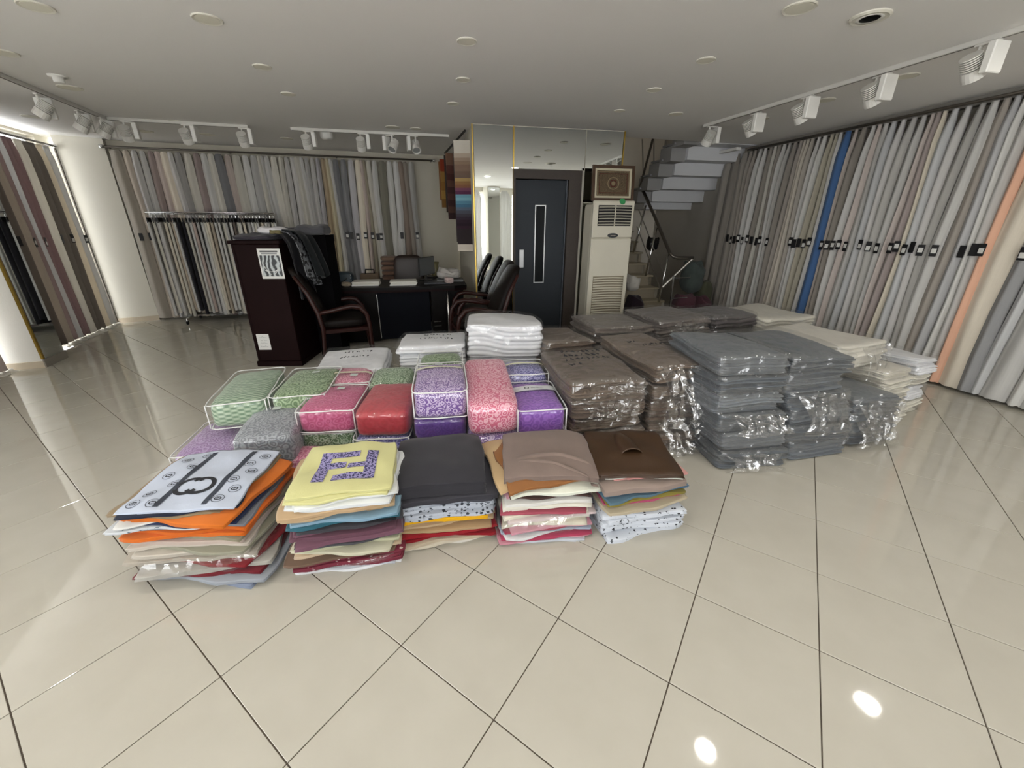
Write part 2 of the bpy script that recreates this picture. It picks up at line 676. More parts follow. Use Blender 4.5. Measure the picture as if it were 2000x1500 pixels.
# back wall
struct('wall_back', MB().box(-0.5, 5.25, .16, .34, 0, ZC), plain('back_plaster', '#cdc8ba', .88, var=.03, vscale=3), AB, DB, 'cream plaster wall behind the desk and hanging curtains')
# lift shaft block with door recess
ex, ey = dirn(DE), dirn(DE + 90)
sh = MB()
sh.box(0, 0.512, 0, .2, 0, ZC).box(1.42, 1.97, 0, .2, 0, 3.9).box(0.512, 1.42, 0, .2, 2.165, ZC)
sh.box(0, .15, .2, 2.62, 0, ZC).box(1.82, 1.97, .2, 3.2, 0, 3.9)
sh.box(.15, 1.82, .25, .4, 0, ZC)
struct('wall_lift', sh, plain('lift_plaster', '#c9c4b6', .88, var=.03, vscale=3), E0, DE, 'cream wall around the lift shaft')
# stairwell far wall, right wall, rear shopfront
struct('wall_stairwell', MB().box(1.7, 4.6, 3.2, 3.4, 0, 3.9), plain('stair_plaster', '#dcd6ca', .9, var=.04, vscale=2), E0, DE, 'beige wall behind the staircase')
struct('wall_right', MB().box(-7.7, 2.8, -.34, -.16, 0, ZC).box(2.8, 6.3, -.34, -.16, 0, 3.9), plain('right_plaster', '#a9a49b', .9, var=.03, vscale=3), AR, DR, 'grey wall behind the long row of curtains')
sf = MB()
sf.box(-3.4, 6.6, -3.5, -3.2, 2.5, ZC).box(-3.4, 6.6, -3.5, -3.2, 0, .1).box(-3.4, -2.6, -3.5, -3.2, .1, 2.5).box(5.4, 6.6, -3.5, -3.2, .1, 2.5)
for x in (-1.0, .6, 2.2, 3.8):
    sf.box(x - .06, x + .06, -3.45, -3.25, .1, 2.5)
struct('wall_front', sf, WALLP, label='shopfront wall with large display windows')
for k, (a, b_) in enumerate(((-2.6, -1.06), (-.94, .54), (.66, 2.14), (2.26, 3.74), (3.86, 5.4))):
    wo = struct('window_%d' % (k + 5), MB().box(a, b_, -3.38, -3.33, .1, .16).box(a, b_, -3.38, -3.33, 2.44, 2.5).box(a, a + .05, -3.38, -3.33, .16, 2.44).box(b_ - .05, b_, -3.38, -3.33, .16, 2.44), FRAMEM, label='large shopfront window')
    MB().box(a + .05, b_ - .05, -3.36, -3.35, .16, 2.44).build('pane', GLASS, wo)
portal('daylight_portal', (1.4, -3.3, 0), R(90), 8.0, 2.4, 1.3)
pf = struct('wall_pier_front', MB().box(2.78, 3.22, -3.2, -2.75, 0, ZC), WALLP, label='shopfront pier faced with a mirror')
MB().box(2.80, 3.20, -2.75, -2.742, .1, ZC - .03).build('mirror_face', MIRROR, pf)

# ceiling with the stair opening
cp = [(-3.2, -3.5), (6.9, -3.5), (4.0, 7.13), (1.42, 6.42), (1.436, 6.067), (1.0, 8.4), (-1.2, 8.6), (-6.2, 7.2), (-6.9, 6.4)]
struct('ceiling', MB().prism(cp, ZC, ZC + .22), CEILP, label='plain white painted ceiling')
struct('ceiling_stairwell', MB().box(1.6, 5.0, .1, 3.6, 3.9, 4.0), CEILP, E0, DE, 'ceiling over the stairwell')
# upper landing edge wall above the shop ceiling
struct('wall_upper', MB().prism([(1.42, 6.42), (4.0, 7.13), (3.96, 7.25), (1.40, 6.54)], ZC + .22, 3.95), WALLP, label='wall above the stair opening')
struct('trim_1', MB().box(3.02, 3.85, .28, .36, ZC - .09, ZC - .055), WHITEP, AR, DR, 'thin white ceiling strip at the end of the curtain row')
struct('trim_2', MB().box(-1.6, 3.05, -.155, -.06, ZC - .075, ZC), plain('grey_pelmet', '#8d8982', .8), AR, DR, 'narrow grey pelmet strip above the curtain rod')

# ------------------------------------------------------------------ mirrors and lift door
mp = [('tall narrow wall mirror reflecting white curtains, beside the lift door', 0.01, .50, 0.0, ZC - .01),
      ('wide mirror panel above the grey lift door', .515, 1.452, 2.17, ZC - .01),
      ('mirror panel above the air conditioner and framed rug', 1.462, 1.965, .02, ZC - .01)]
for lab, a, b_, z0, z1 in mp:
    o = MB().cbox(a, b_, -.012, -.002, z0, z1, .002).build('wall_mirror', MIRROR, None, E0, R(DE))
    tag(o, lab, 'mirror')
for k, (a, z0) in enumerate(((-.012, 0), (.502, 0), (1.972, 0))):
    o = MB().box(a, a + .014, -.018, 0.0, z0, ZC - .005).build('brass_edge_strip', GOLD, None, E0, R(DE))
    tag(o, ['brass strip on the outer edge of the tall mirror', 'brass strip between tall mirror and lift door', 'brass strip at mirror edge beside the stairs'][k], 'trim strip')
ld = MB().cbox(.535, 1.235, .05, .10, .01, 2.055, .004).build('door_1', plain('slate_blue_enamel', '#2f343a', .5, spec=.25, var=.05, vscale=4), None, E0, R(DE))
tag(ld, 'slate grey lift door with slim window', None, kind='structure')
FRM = plain('dark_brown_frame', '#3a312b', .55, var=.25, vscale=40)
MB().box(.505, 1.425, -.03, .20, 2.06, 2.165).build('frame_top', FRM, ld)
MB().box(1.25, 1.425, -.03, .20, 0, 2.06).build('frame_side', FRM, ld)
MB().box(.505, .535, -.03, .20, 0, 2.06).build('frame_side', FRM, ld)
MB().box(1.235, 1.25, .03, .2, 0, 2.06).build('jamb', plain('slate_jamb', '#50565e', .45), ld)
wf = MB()
wx0, wx1, wz0, wz1 = .815, .965, .74, 1.755
wf.box(wx0, wx0 + .014, .036, .05, wz0, wz1).box(wx1 - .014, wx1, .036, .05, wz0, wz1).box(wx0 + .014, wx1 - .014, .036, .05, wz0, wz0 + .014).box(wx0 + .014, wx1 - .014, .036, .05, wz1 - .014, wz1)
o = wf.build('window_frame', plain('silver_frame', '#c9cbcb', .35, metal=.6), ld)
MB().box(wx0 + .014, wx1 - .014, .044, .05, wz0 + .014, wz1 - .014).build('window_pane', plain('dark_glass', '#101315', .35, spec=.12), o)
MB().cbox(.60, .665, .015, .05, .955, 1.195, .006).build('door_handle', plain('satin_handle', '#c5c7c8', .35, metal=.4), ld)

# ------------------------------------------------------------------ staircase
STONE = plain('beige_stair_stone', '#a89d86', .4, var=.08, vscale=6)
STW = plain('stair_white', '#d6d7da', .75)
stair = thing('staircase', 'beige stone staircase turning back under white upper flight', 'stairs', (2.55, 6.5, 0), R(DE + 1))
g, rs = .25, .175
for k in range(8):
    t = MB()
    y0 = k * g
    t.box(-.95, -.02 + k * .02, y0, 2.15, k * rs, (k + 1) * rs - .03)
    st = t.build('step', plain('stair_riser', '#9d9380', .5, var=.06), stair)
    MB().cbox(-.95, k * .02, y0 - .025, y0 + g + .02, (k + 1) * rs - .03, (k + 1) * rs, .006).build('tread', STONE, st)
MB().box(-.95, .16, 2.0, 2.6, 8 * rs, 8.9 * rs).build('landing', STONE, stair)
MB().prism([(-.018, 0), (.02, 0), (.02, 2.1), (-.018, 2.1)], 0, .01).build('side_strip', STW, stair)
sw = MB()
for k in range(8):
    sw.box(-.018, .03, k * g, (k + 1) * g, 0, (k + 1) * rs - .03)
sw.build('side_wall', plain('stair_side', '#bab5a9', .8), stair)
for k in range(6):                     # second flight rises back towards the room, its stepped soffit in view
    zb, yb = 1.90 + k * .183, 1.75 - k * .30
    x1 = 1.42 - k * .05
    st = MB().box(.27, x1, yb - .30, yb, zb, zb + .19).build('step', STW, stair)
    MB().box(.02, .27, yb - .24, yb + .07, zb - .02, zb + .185).build('step_end', plain('stair_white_shaded', '#9b9a99', .75), st)  # white step end coloured grey, its shading put into the paint
    MB().box(-.01, x1, yb - .34, yb - .02, zb + .19, zb + .215).build('tread', plain('tread_grey', '#8f8f90', .6), st)
MB().prism([(.3, 1.75), (1.3, 1.75), (.75, 2.3), (.35, 2.3)], 1.78, 1.9).build('winder', STW, stair)
# railing of the first flight
rail = thing('stair_railing', 'dark steel stair handrail with chrome posts', 'railing', (2.55, 6.5, 0), R(DE + 1))
mb = MB().tube([(.06, 1.45, 2.10), (-.02, .75, 1.60), (-.12, .06, 1.11), (-.09, -.01, 1.06), (-.03, -.02, 1.045), (.24, -.02, 1.04)], .026, 10)
mb.build('handrail', plain('dark_handrail', '#6b655d', .3, metal=.7), rail, smooth=True)
for (yy, z0, z1) in ((.1, .35, 1.12), (.6, .70, 1.47), (1.1, 1.05, 1.82)):
    MB().tube([(-.17, yy, z0), (-.12 + yy * .08, yy, z1)], .017, 8).build('post', CHROME, rail, smooth=True)
for q in (.30, .58):
    MB().tube([(-.16, .08, 1.10 - q), (.02, 1.42, 2.06 - q)], .008, 6).build('bar', STEEL, rail)
MB().tube([(.24, -.02, 1.03), (-.18, .04, .60)], .022, 8).build('brace', STEEL, rail)
MB().tube([(-.08, -.1, 0), (-.10, -.1, .79)], .015, 8).build('post', CHROME, rail)
for z in (.44, .75):
    MB().tube([(-.09, -.1, z), (.22, -.06, z)], .008, 6).build('bar', CHROME, rail)
upr = thing('upper_railing', 'dark rail with slim posts above the returning stair flight', 'railing', (2.55, 6.5, 0), R(DE + 1))
MB().tube([(.04, 1.5, 2.12), (-.12, .95, 2.80), (-.14, .4, 3.2)], .02, 8).build('handrail', plain('dark_handrail', '#6b655d', .3, metal=.7), upr)
for k in (1, 2, 3):
    y0 = 1.75 - k * .30
    MB().tube([(.06, y0, 2.09 + k * .183), (-.04, y0, 2.62 + k * .24)], .012, 6).build('post', STEEL, upr)

# added fill lamp, out of view above the opening, brightens the stairwell
sl = thing('stairwell_fill', 'unseen round fill lamp added above the stairs', 'ceiling light', (2.6, 8.1, 3.9))
MB().lathe([(.06, -.06), (.13, -.05), (.14, -.01), (.14, 0)], 20).build('shade', glow('stair_fill_glow', '#fff4e2', 4), sl, smooth=True)
_l = bpy.data.lights.new('lamp_light', 'POINT')
_l.energy = 2.5
_l.shadow_soft_size = .12
_l.color = (1.0, .95, .88)
_lo = bpy.data.objects.new('lamp_light', _l)
COL.objects.link(_lo)
_lo.parent = sl
_lo.location = (0, 0, -.2)

# ================================================================== curtains
CN = {  # colour key -> (albedo, words)
    'w': ('#d3d2cf', 'white'), 'lg': ('#bdbcba', 'light grey'), 'bg': ('#b3b6bb', 'pale blue-grey'), 'g': ('#a3a19d', 'mid grey'),
    'dg': ('#7c7d82', 'slate grey'), 't': ('#8f857a', 'taupe'), 'dt': ('#6d635a', 'dark taupe'), 'be': ('#b9ad9c', 'beige'),
    'cr': ('#ddd4c3', 'cream'), 'ol': ('#8f866f', 'olive beige'), 'bl': ('#4a6b99', 'blue'), 'pk': ('#c3b2aa', 'rosy beige'),
    'pe': ('#d6a890', 'peach'), 'ma': ('#9a8683', 'mauve'), 'db': ('#68696e', 'dark blue-grey'), 'la': ('#bcbac0', 'lavender white'),
    'tn': ('#a38e6c', 'tan'), 'yc': ('#cdc19b', 'pale yellow'), 'do': ('#6a6657', 'dark olive'), 'br': ('#7d6a5c', 'brown'), 'ow': ('#d6d2c6', 'off-white'),
    'mp': ('#85696a', 'dusky pink'),
}
BLK = plain('tag_black', '#17171a', .5)
STK = plain('tag_sticker', '#dcdcd8', .6)


def tag_meshes():
    a = MB().cbox(-.028, .028, -.0025, .0025, -.055, .055, .0012)
    b_ = MB().box(-.02, .02, -.0035, .0035, -.026, .020)
    return mesh('sample_tag', a.V, a.F, BLK), mesh('sticker', b_.V, b_.F, STK)


TAG_ME, STK_ME = tag_meshes()


def curtain(A, deg, sgn, s0, s1, ck, label, group, seed, ztop=2.545, zbot=.03, tagp=.62, trans=0.12, folds=None, depth=None, tagoff=None):
    rnd = random.Random(seed)
    w = abs(s1 - s0)
    nf = folds or max(1, int(round(w / .13)))
    dep = depth or rnd.uniform(.05, .08)
    ph = rnd.uniform(-.18, .18)
    m = 10 * nf + 1
    zs = [zbot, .35, .8, 1.25, 1.7, 2.05, 2.3, 2.42, ztop - .03, ztop]
    V, F = [], []
    wob = rnd.uniform(.008, .024)
    for k, z in enumerate(zs):
        f = z / ztop
        wf = 1.10 - .10 * f if z < 2.3 else (1.0 if z < 2.4 else (.80 if z < 2.5 else .5))
        df = 1.0 + .25 * (1 - f) if z < 2.3 else (.95 if z < 2.4 else (.7 if z < 2.5 else .42))
        ox = wob * math.sin(z * 2.1 + seed)
        for i in range(m):
            t = i / (m - 1)
            prof = .42 + .58 * (0.5 - .5 * math.cos(2 * PI * (nf * t) + ph * math.sin(z * 1.7 + seed)))
            prof = prof ** .8
            skew = .12 * math.sin(2 * PI * t * nf + seed) / nf
            x = (t - .5 + skew * .12) * w * wf + ox
            V.append((x, sgn * (dep * df * prof - .012), z + (rnd.uniform(-.006, .006) if k == 0 else 0)))
        for i in range(m):
            t = 1 - i / (m - 1)
            V.append(((t - .5) * w * wf + ox, sgn * -.02, z))
    n = 2 * m
    for k in range(len(zs) - 1):
        for i in range(n):
            a, b_ = k * n + i, k * n + (i + 1) % n
            q = (a, b_, b_ + n, a + n)
            F.append(q if sgn > 0 else q[::-1])
    F.append(tuple(range(n)) if sgn > 0 else tuple(range(n))[::-1])
    F.append(tuple(range((len(zs) - 1) * n, len(zs) * n)))
    col, word = CN[ck]
    hc = col.lstrip('#')
    j = rnd.uniform(.95, 1.05)
    mixk = 0.0 if ck in ('bl', 'pe', 'cr') else (.45 if sgn > 0 else .28)
    ref = (0xb9, 0xb7, 0xb3)
    hc = '#' + ''.join('%02x' % max(0, min(255, int((int(hc[i:i + 2], 16) * (1 - mixk) + ref[i // 2] * mixk) * j))) for i in (0, 2, 4))
    me = mesh('curtain', V, F, fabric(hc, streak=.07, trans=trans), True)
    p = A + dirn(deg) * ((s0 + s1) / 2)
    o = link('hanging_curtain', me, None, p, R(deg))
    tag(o, label, 'curtain', group)
    if rnd.random() < tagp:
        tx = rnd.uniform(-.2, .2) * w if tagoff is None else tagoff
        tz = 1.30 + rnd.uniform(-.02, .02)
        tg = link('sample_tag', TAG_ME, o, (tx, sgn * (dep * 1.08 + .004), tz), rnd.uniform(-.25, .25))
        if rnd.random() < .6:
            link('sticker', STK_ME, tg, (0, 0, rnd.uniform(-.015, .01)))
    return o


# right wall row: boundaries along the wall, counted from the stairs end towards the shopfront
rs_ = [3.70, 3.52, 3.33, 3.15, 3.06, 2.99, 2.9, 2.82, 2.72, 2.63, 2.55, 2.46, 2.41, 2.32, 2.24, 2.17, 2.11, 2.03, 1.97, 1.88, 1.8, 1.74, 1.67, 1.55, 1.49, 1.39, 1.31, 1.24, 1.15, 1.06, 0.98, 0.89, 0.81, 0.75, 0.67, 0.61, 0.52, 0.44, 0.36, 0.26, 0.17, 0.09, 0.03, -.055, -.125, -.31, -.41, -.485, -.65, -.73, -.84, -1.0]
rc_ = 't dt t dt dt lg lg dt ow dt lg g dt t be be t w w ol ol lg bl pk dt lg pk lg bg lg g lg pk ma cr bg lg g lg t bg w w pe cr dg bg lg w lg w'.split()
ib = rc_.index('bl')
for k in range(len(rs_) - 1):
    ck = rc_[k]
    wd = CN[ck][1]
    if k == ib:
        lab = 'bright blue curtain in the long row on the grey wall'
    elif ck == 'pe':
        lab = 'narrow peach curtain in the long row on the grey wall'
    elif k < ib:
        lab = '%s curtain on the stairs side of the blue curtain, %s panel from it' % (wd, ordinal(ib - k))
    else:
        lab = '%s curtain on the shopfront side of the blue curtain, %s panel from it' % (wd, ordinal(k - ib))
    curtain(AR, DR, 1, rs_[k], rs_[k + 1], ck, lab, 'curtain samples on the long grey wall', 100 + k, ztop=2.56, trans=0.0)

bs_ = [.05, .22, .32, .41, .49, .58, .67, .78, .86, .96, 1.08, 1.18, 1.28, 1.38, 1.51, 1.61, 1.74, 1.84, 1.95, 2.01, 2.07, 2.15, 2.25, 2.33, 2.41, 2.49, 2.58, 2.65, 2.72, 2.79, 2.86, 2.94, 3.01, 3.08, 3.18, 3.28, 3.38, 3.48, 3.54, 3.6, 3.68, 3.77, 3.9, 4.0, 4.11, 4.21, 4.29, 4.39]
bc_ = 't be w w ma pk cr w g ow ma w ow db pk ow w lg ow lg w ow ow lg w ow w lg w la tn yc w db dg la cr pk ol ow w do w w br t lg'.split()
for k in range(len(bs_) - 1):
    ck = bc_[k] if k < len(bc_) else 'ow'
    lab = '%s curtain on the back wall, %s panel from the cream wall strip' % (CN[ck][1], ordinal(k + 1))
    oc_ = curtain(AB, DB, -1, bs_[k], bs_[k + 1], ck, lab, 'curtain samples on the back wall', 300 + k, ztop=2.50, trans=0.0, zbot=.04)
    if k in (28, 29):
        oc_['label'] = 'white curtain with %s script print on the back wall beside the cabinet' % ('blue' if k == 28 else 'red')
        rn = random.Random(k)
        for q in range(3):
            pts = [(-.03 + .012 * i, -.085 - .002 * (i % 2), .98 - q * .16 + rn.uniform(-.035, .035)) for i in range(7)]
            MB().tube(pts, .004, 5).build('script_print', plain('script_red', '#a8434e', .8) if k == 29 else plain('script_blue', '#5a6c8c', .8), oc_)

ls_ = [-.62, -.30, -.02, .14, .222, .313, .52, .669, .94, 1.08, 1.22]
lc_ = 'be dt be ma w mp ow dt cr w'.split()
for k in range(len(ls_) - 1):
    ck = lc_[k]
    lab = '%s curtain over the daylit window, %s panel from the mirrored pier' % (CN[ck][1], ordinal(k + 1))
    curtain(AL, DL, -1, ls_[k], ls_[k + 1], ck, lab, 'curtains over the daylit window', 500 + k, ztop=2.46, trans=.3, zbot=.05)
for k in range(6):
    s = -2.72 + k * .27
    ck = 'w pk ow w lg pk'.split()[k]
    curtain(AL, DL, -1, s, s + .27, ck, '%s curtain over the window nearer the shopfront, %s panel before the pier' % (CN[ck][1], ordinal(6 - k)),
            'curtains over the second window', 520 + k, ztop=2.46, trans=.25, zbot=.05)
for k in range(6):  # unseen panels added to hold back daylight from the left floor
    s = -5.0 + k * .3
    ck = 'w lg ow w cr w'.split()[k]
    curtain(AL, DL, -1, s, s + .3, ck, 'unseen pale curtain added to dim the third side window, %s from the shopfront' % ordinal(k + 1), 'added curtains dimming the third window', 540 + k, ztop=2.46, trans=.3, zbot=.05)
for k in range(5):   # sheers beside the shopfront glass, seen in the mirrors
    x = (-2.4, -.7, 2.42, 3.5, 5.2)[k]
    curtain(Vector((x, -3.05, 0)), 0, 1, -.22, .22, 'w', 'white sheer curtain at the shopfront, %s along the glass' % ordinal(k + 1), 'shopfront sheers', 560 + k, trans=.5)


def rod(A, deg, s0, s1, z, yoff, label, ends=True):
    t = thing('curtain_rod', label, 'curtain rod', A + dirn(deg) * s0 + dirn(deg + 90) * yoff, R(deg))
    MB().tube([(0, 0, z), (s1 - s0, 0, z)], .014, 8).build('rod', plain('rod_dark', '#5d574f', .35, metal=.6), t, smooth=True)
    for x in ((0, s1 - s0) if ends else ()):
        MB().lathe([(.004, -.03), (.024, -.02), (.03, 0), (.024, .02), (.004, .03)], 10, (1, 0, 0), (x, 0, z)).build('finial', CHROME, t, smooth=True)
    n = max(2, int((s1 - s0) / 1.4))
    for k in range(n + 1):
        x = .04 + (s1 - s0 - .08) * k / n
        MB().box(x - .01, x + .01, 0 if yoff * 0 == 0 else 0, .14, z - .01, z + .01).build('bracket', plain('rod_dark', '#5d574f', .35, metal=.6), t)
    return t


rod(AB, DB, -.02, 4.72, 2.535, -.005, 'slim dark curtain rod with chrome ball ends on the back wall')
rod(AL, DL, -.62, 1.36, 2.495, -.005, 'slim curtain rod over the daylit window')
t = rod(AR, DR, -1.2, 3.2, 2.585, .005, 'long curtain rod over the grey wall row', ends=False)
for c in t.children:
    if c.name.startswith('bracket'):
        c.scale.y = -1
# dark upright rail where the window curtains end
o = MB().tube([(-6.375, 6.43, .0), (-6.375, 6.43, 2.52)], .012, 8).build('curtain_draw_pole', plain('rod_dark', '#5d574f', .35, metal=.6))
tag(o, 'thin upright pole at the edge of the window curtains', 'pole')
# white lace hem lying on the floor under the window curtains
for k, (s0, s1) in enumerate(((0.02, 1.3), (-2.3, -1.05))):
    V, F = [], []
    n, m = 46, 6
    rnd = random.Random(9 + k)
    wv = [rnd.uniform(.05, .12) for _ in range(n + 1)]
    for i in range(n + 1):
        for j in range(m + 1):
            s = s0 + (s1 - s0) * i / n
            V.append((s + .01 * math.sin(j * 2 + i), .02 - j / m * (wv[i] + .05 * math.sin(i * .5) ** 2), .004 + .035 * max(0, math.sin(PI * j / m)) * (0.5 + .5 * math.sin(i * 1.9 + j))))
    for i in range(n):
        for j in range(m):
            a = i * (m + 1) + j
            F.append((a, a + m + 1, a + m + 2, a + 1))
    o = link('lace_hem', mesh('lace_hem', V, F, fabric('#e9e6dd', trans=.3), True), None, AL, R(DL))
    tag(o, ['crumpled white lace hem on the floor under the window curtains', 'white lace hem on the floor before the pier'][k], 'fabric')

# ================================================================== ceiling fittings
LIGHTRIM = plain('downlight_rim', '#dedbcf', .6)
LIGHTIN = plain('downlight_diffuser', '#e6e3d4', .7)
dl_pos = [(-2.65, 2.856, .16), (-1.80, 3.0, .16), (-.305, 3.296, .135), (-1.927, 3.782, .135), (-.415, 4.062, .125), (-2.09, 4.487, .13), (-.60, 4.794, .125), (-3.611, 3.519, .17),
          (1.576, 2.839, .17), (1.403, 3.61, .135), (1.252, 4.318, .13), (1.766, 5.165, .15), (1.125, 5.045, .12), (-1.503, 5.881, .18), (-1.234, 5.964, .14),
          (-4.859, 6.188, .19), (-4.164, 6.373, .19), (-4.003, 5.622, .16), (3.15, 3.931, .17), (2.994, 4.616, .17), (2.808, 5.355, .15), (-5.491, 5.398, .17), (-3.222, 6.641, .17), (-3.95, 4.32, .18)]
dw = ['largest flat downlight above the window side', 'flat downlight cover nearest the ceiling middle', 'flat downlight before the pair nearest the mirror', 'flat downlight beyond the second large one',
      'middle downlight of the row leading to the mirror', 'small downlight third in the row toward the back curtains', 'downlight nearest the lift mirrors', 'pale downlight over the left track',
      'wide speckled downlight cover beside the open ring light', 'flat downlight third from the ring light', 'small downlight in the row before the lift', 'downlight near the stair opening',
      'faint small downlight between lift and stair opening', 'downlight just before the back track', 'downlight behind the back track near the swatches', 'downlight above the clothes rack end',
      'downlight between two back track spots', 'downlight before the corner track', 'pale downlight beyond the track spot nearest the shopfront', 'pale downlight beyond the middle track spot',
      'pale downlight beyond the fourth track spot', 'downlight close to the window curtains', 'downlight behind the back track middle', 'downlight partly behind the motion sensor']
dproto = None
for k, (x, y, d) in enumerate(dl_pos):
    t = thing('downlight', dw[k], 'ceiling light', (x, y, ZC), 0, 'round ceiling downlights')
    r = d / 2
    MB().lathe([(r * .8, -.004), (r * .96, -.007), (r, -.004), (r, 0)], 24).build('rim', LIGHTRIM, t, smooth=False)
    MB().lathe([(r * .3, -.0065), (r * .8, -.0055), (r * .8, -.003)], 24).build('diffuser', LIGHTIN, t)
t = thing('downlight', 'open ring downlight with bright inner reflector near the track', 'ceiling light', (2.045, 2.936, ZC), 0, 'round ceiling downlights')
MB().lathe([(.078, -.012), (.09, -.014), (.10, -.006), (.10, 0), (.078, 0)], 24).build('rim', LIGHTRIM, t)
MB().lathe([(.05, -.012), (.066, -.014), (.07, -.006), (.05, -.006)], 24).build('reflector', WHITEP, t, smooth=True)


def lamp(x, y, r, label, watt, col=(1.0, .97, .91)):
    t = thing('lit_downlight', label, 'ceiling light', (x, y, ZC), 0, 'lit downlights')
    MB().lathe([(r * .85, -.006), (r, -.01), (r * 1.1, -.004), (r * 1.1, 0)], 24).build('rim', WHITEP, t)
    MB().lathe([(r * .3, -.008), (r * .85, -.007), (r * .85, -.002)], 24).build('diffuser', glow('lit_lamp', '#fff6e6', 14), t)
    l = bpy.data.lights.new('lamp_light', 'AREA')
    l.shape = 'DISK'
    l.size = r * 1.6
    l.energy = watt
    l.color = col
    lo = bpy.data.objects.new('lamp_light', l)
    COL.objects.link(lo)
    lo.parent = t
    lo.location = (0, 0, -.012)


LW = 5
lamp(1.66, 2.05, .085, 'lit round downlight over the open floor', LW)
lamp(3.33, 2.41, .11, 'lit round downlight over the open floor near the curtains', LW)
for k, (x, y) in enumerate(((-1.5, 1.35), (.1, 1.35), (-3.0, 1.2), (.1, -.4), (1.7, .2), (3.4, .4), (-1.6, -.5), (3.4, -1.6), (.8, -1.9))):
    lamp(x, y, .085, 'lit round downlight behind the viewpoint, %s in the lamp grid' % ordinal(k + 1), LW)

t = thing('motion_sensor', 'small round motion sensor on the ceiling by the left track', 'sensor', (-3.74, 4.013, ZC))
MB().lathe([(.03, -.05), (.036, -.045), (.036, -.012), (.06, -.01), (.065, 0)], 20).build('housing', WHITEP, t, smooth=True)
t = thing('smoke_detector', 'white dome smoke detector on the ceiling before the back track', 'detector', (-2.454, 6.15, ZC))
MB().lathe([(.03, -.10), (.06, -.095), (.082, -.07), (.085, -.01), (.09, 0)], 20).build('housing', WHITEP, t, smooth=True)

TRK = plain('track_white', '#d4d2cc', .5)
SPOTM = plain('spot_white', '#dddbd5', .45)


def track(p0, p1, label):
    p0, p1 = Vector((*p0, 0)), Vector((*p1, 0))
    d = p1 - p0
    t = thing('lighting_track', label, 'track', (p0.x, p0.y, ZC), math.atan2(d.y, d.x))
    MB().cbox(0, d.length, -.018, .018, -.032, 0, .003).build('rail', TRK, t)
    MB().box(.01, d.length - .01, -.006, .006, -.034, -.031).build('slot', plain('slot_grey', '#77736d', .6), t)
    return p0, d.normalized(), t


def spot_proto(aim):
    """track spot: adapter, flat driver box beside a finned head; local +x faces the lit wall"""
    t = thing('track_spotlight', 'x', 'spotlight')
    MB().cbox(-.015, .015, -.10, .03, -.045, -.03, .003).build('adapter', SPOTM, t)
    MB().tube([(0, 0, -.045), (0, 0, -.12)], .011, 8).build('stem', SPOTM, t)
    MB().cbox(-.062, .062, -.118, -.072, -.215, -.045, .006).build('driver_box', plain('driver_white', '#ecebe6', .4), t)
    a = Vector(aim).normalized()
    prof = [(.030, -.095)]
    for k in range(6):
        z = -.095 + k * .0135
        prof += [(.054, z), (.054, z + .007), (.034, z + .007), (.034, z + .0135)]
    prof += [(.056, -.012), (.060, .03), (.060, .05), (.052, .051), (.046, .035)]
    side = Vector((0, 0, -.175))
    hd = MB().lathe(prof, 18, a, side).build('head', SPOTM, t)
    MB().lathe([(.02, .034), (.045, .0345), (.045, .037)], 16, a, side).build('lens', plain('spot_lens', '#8d8f8f', .2), hd)
    t.scale = (1.0, 1.0, 1.0)
    return t


p0, d, _t = track((3.42, 1.72), (2.303, 5.68), 'white lighting track along the long curtain row')
pr = spot_proto((.62, 0, -.78))
lab = ['spotlight at the stairs end of the long track', 'second track spotlight from the stairs', 'middle spotlight of the long track', 'fourth track spotlight from the stairs', 'track spotlight nearest the shopfront on the long track', 'spotlight at the shopfront end beyond the picture']
first = True
for k, (x, y) in enumerate(((2.339, 5.60), (2.532, 5.012), (2.668, 4.412), (2.847, 3.827), (2.998, 3.214))):
    o = pr if first else copy_tree(pr)
    first = False
    o.location = (x, y, ZC)
    o.rotation_euler = (0, 0, R(13.5))
    tag(o, lab[k], 'spotlight', 'spotlights on the long track')
    if k == 0:
        o.rotation_euler = (0, 0, R(100))
pl_ = spot_proto((.6, 0, -.8))
p0, d, _t = track((-3.75, 2.85), (-4.643, 5.383), 'lighting track running toward the window curtains')
for k, (x, y, a) in enumerate(((-4.332, 4.381, 205), (-4.557, 4.976, 202), (-4.60, 5.28, 195))):
    o = pl_ if k == 0 else copy_tree(pl_)
    o.location = (x, y, ZC)
    o.rotation_euler = (0, 0, R(a))
    tag(o, ['finned spotlight nearest on the window track', 'middle finned spotlight on the window track', 'finned spotlight at the track corner'][k], 'spotlight', 'spotlights on the window track')
p0, d, _t = track((-4.649, 5.407), (-3.273, 5.812), 'short lighting track above the clothes rack')
p0, d, _t = track((-2.803, 5.922), (-.869, 6.342), 'lighting track above the desk')
pb = spot_proto((.65, 0, -.75))
bl_ = ['spotlight beside the track corner facing the back wall', 'spotlight in the middle of the short rack track', 'spotlight at the end of the short rack track', 'first spotlight on the desk track', 'second spotlight on the desk track', 'third spotlight on the desk track aimed downward', 'last spotlight on the desk track beside the swatches']
for k, (x, y) in enumerate(((-4.50, 5.45), (-3.925, 5.62), (-3.35, 5.79), (-2.639, 5.958), (-1.994, 6.098), (-1.602, 6.183), (-1.307, 6.247))):
    o = pb if k == 0 else copy_tree(pb)
    o.location = (x, y, ZC)
    o.rotation_euler = (0, 0, R((120, 104, 106, 102, 104, 250, -70)[k]))
    tag(o, bl_[k], 'spotlight', 'spotlights facing the back curtains')

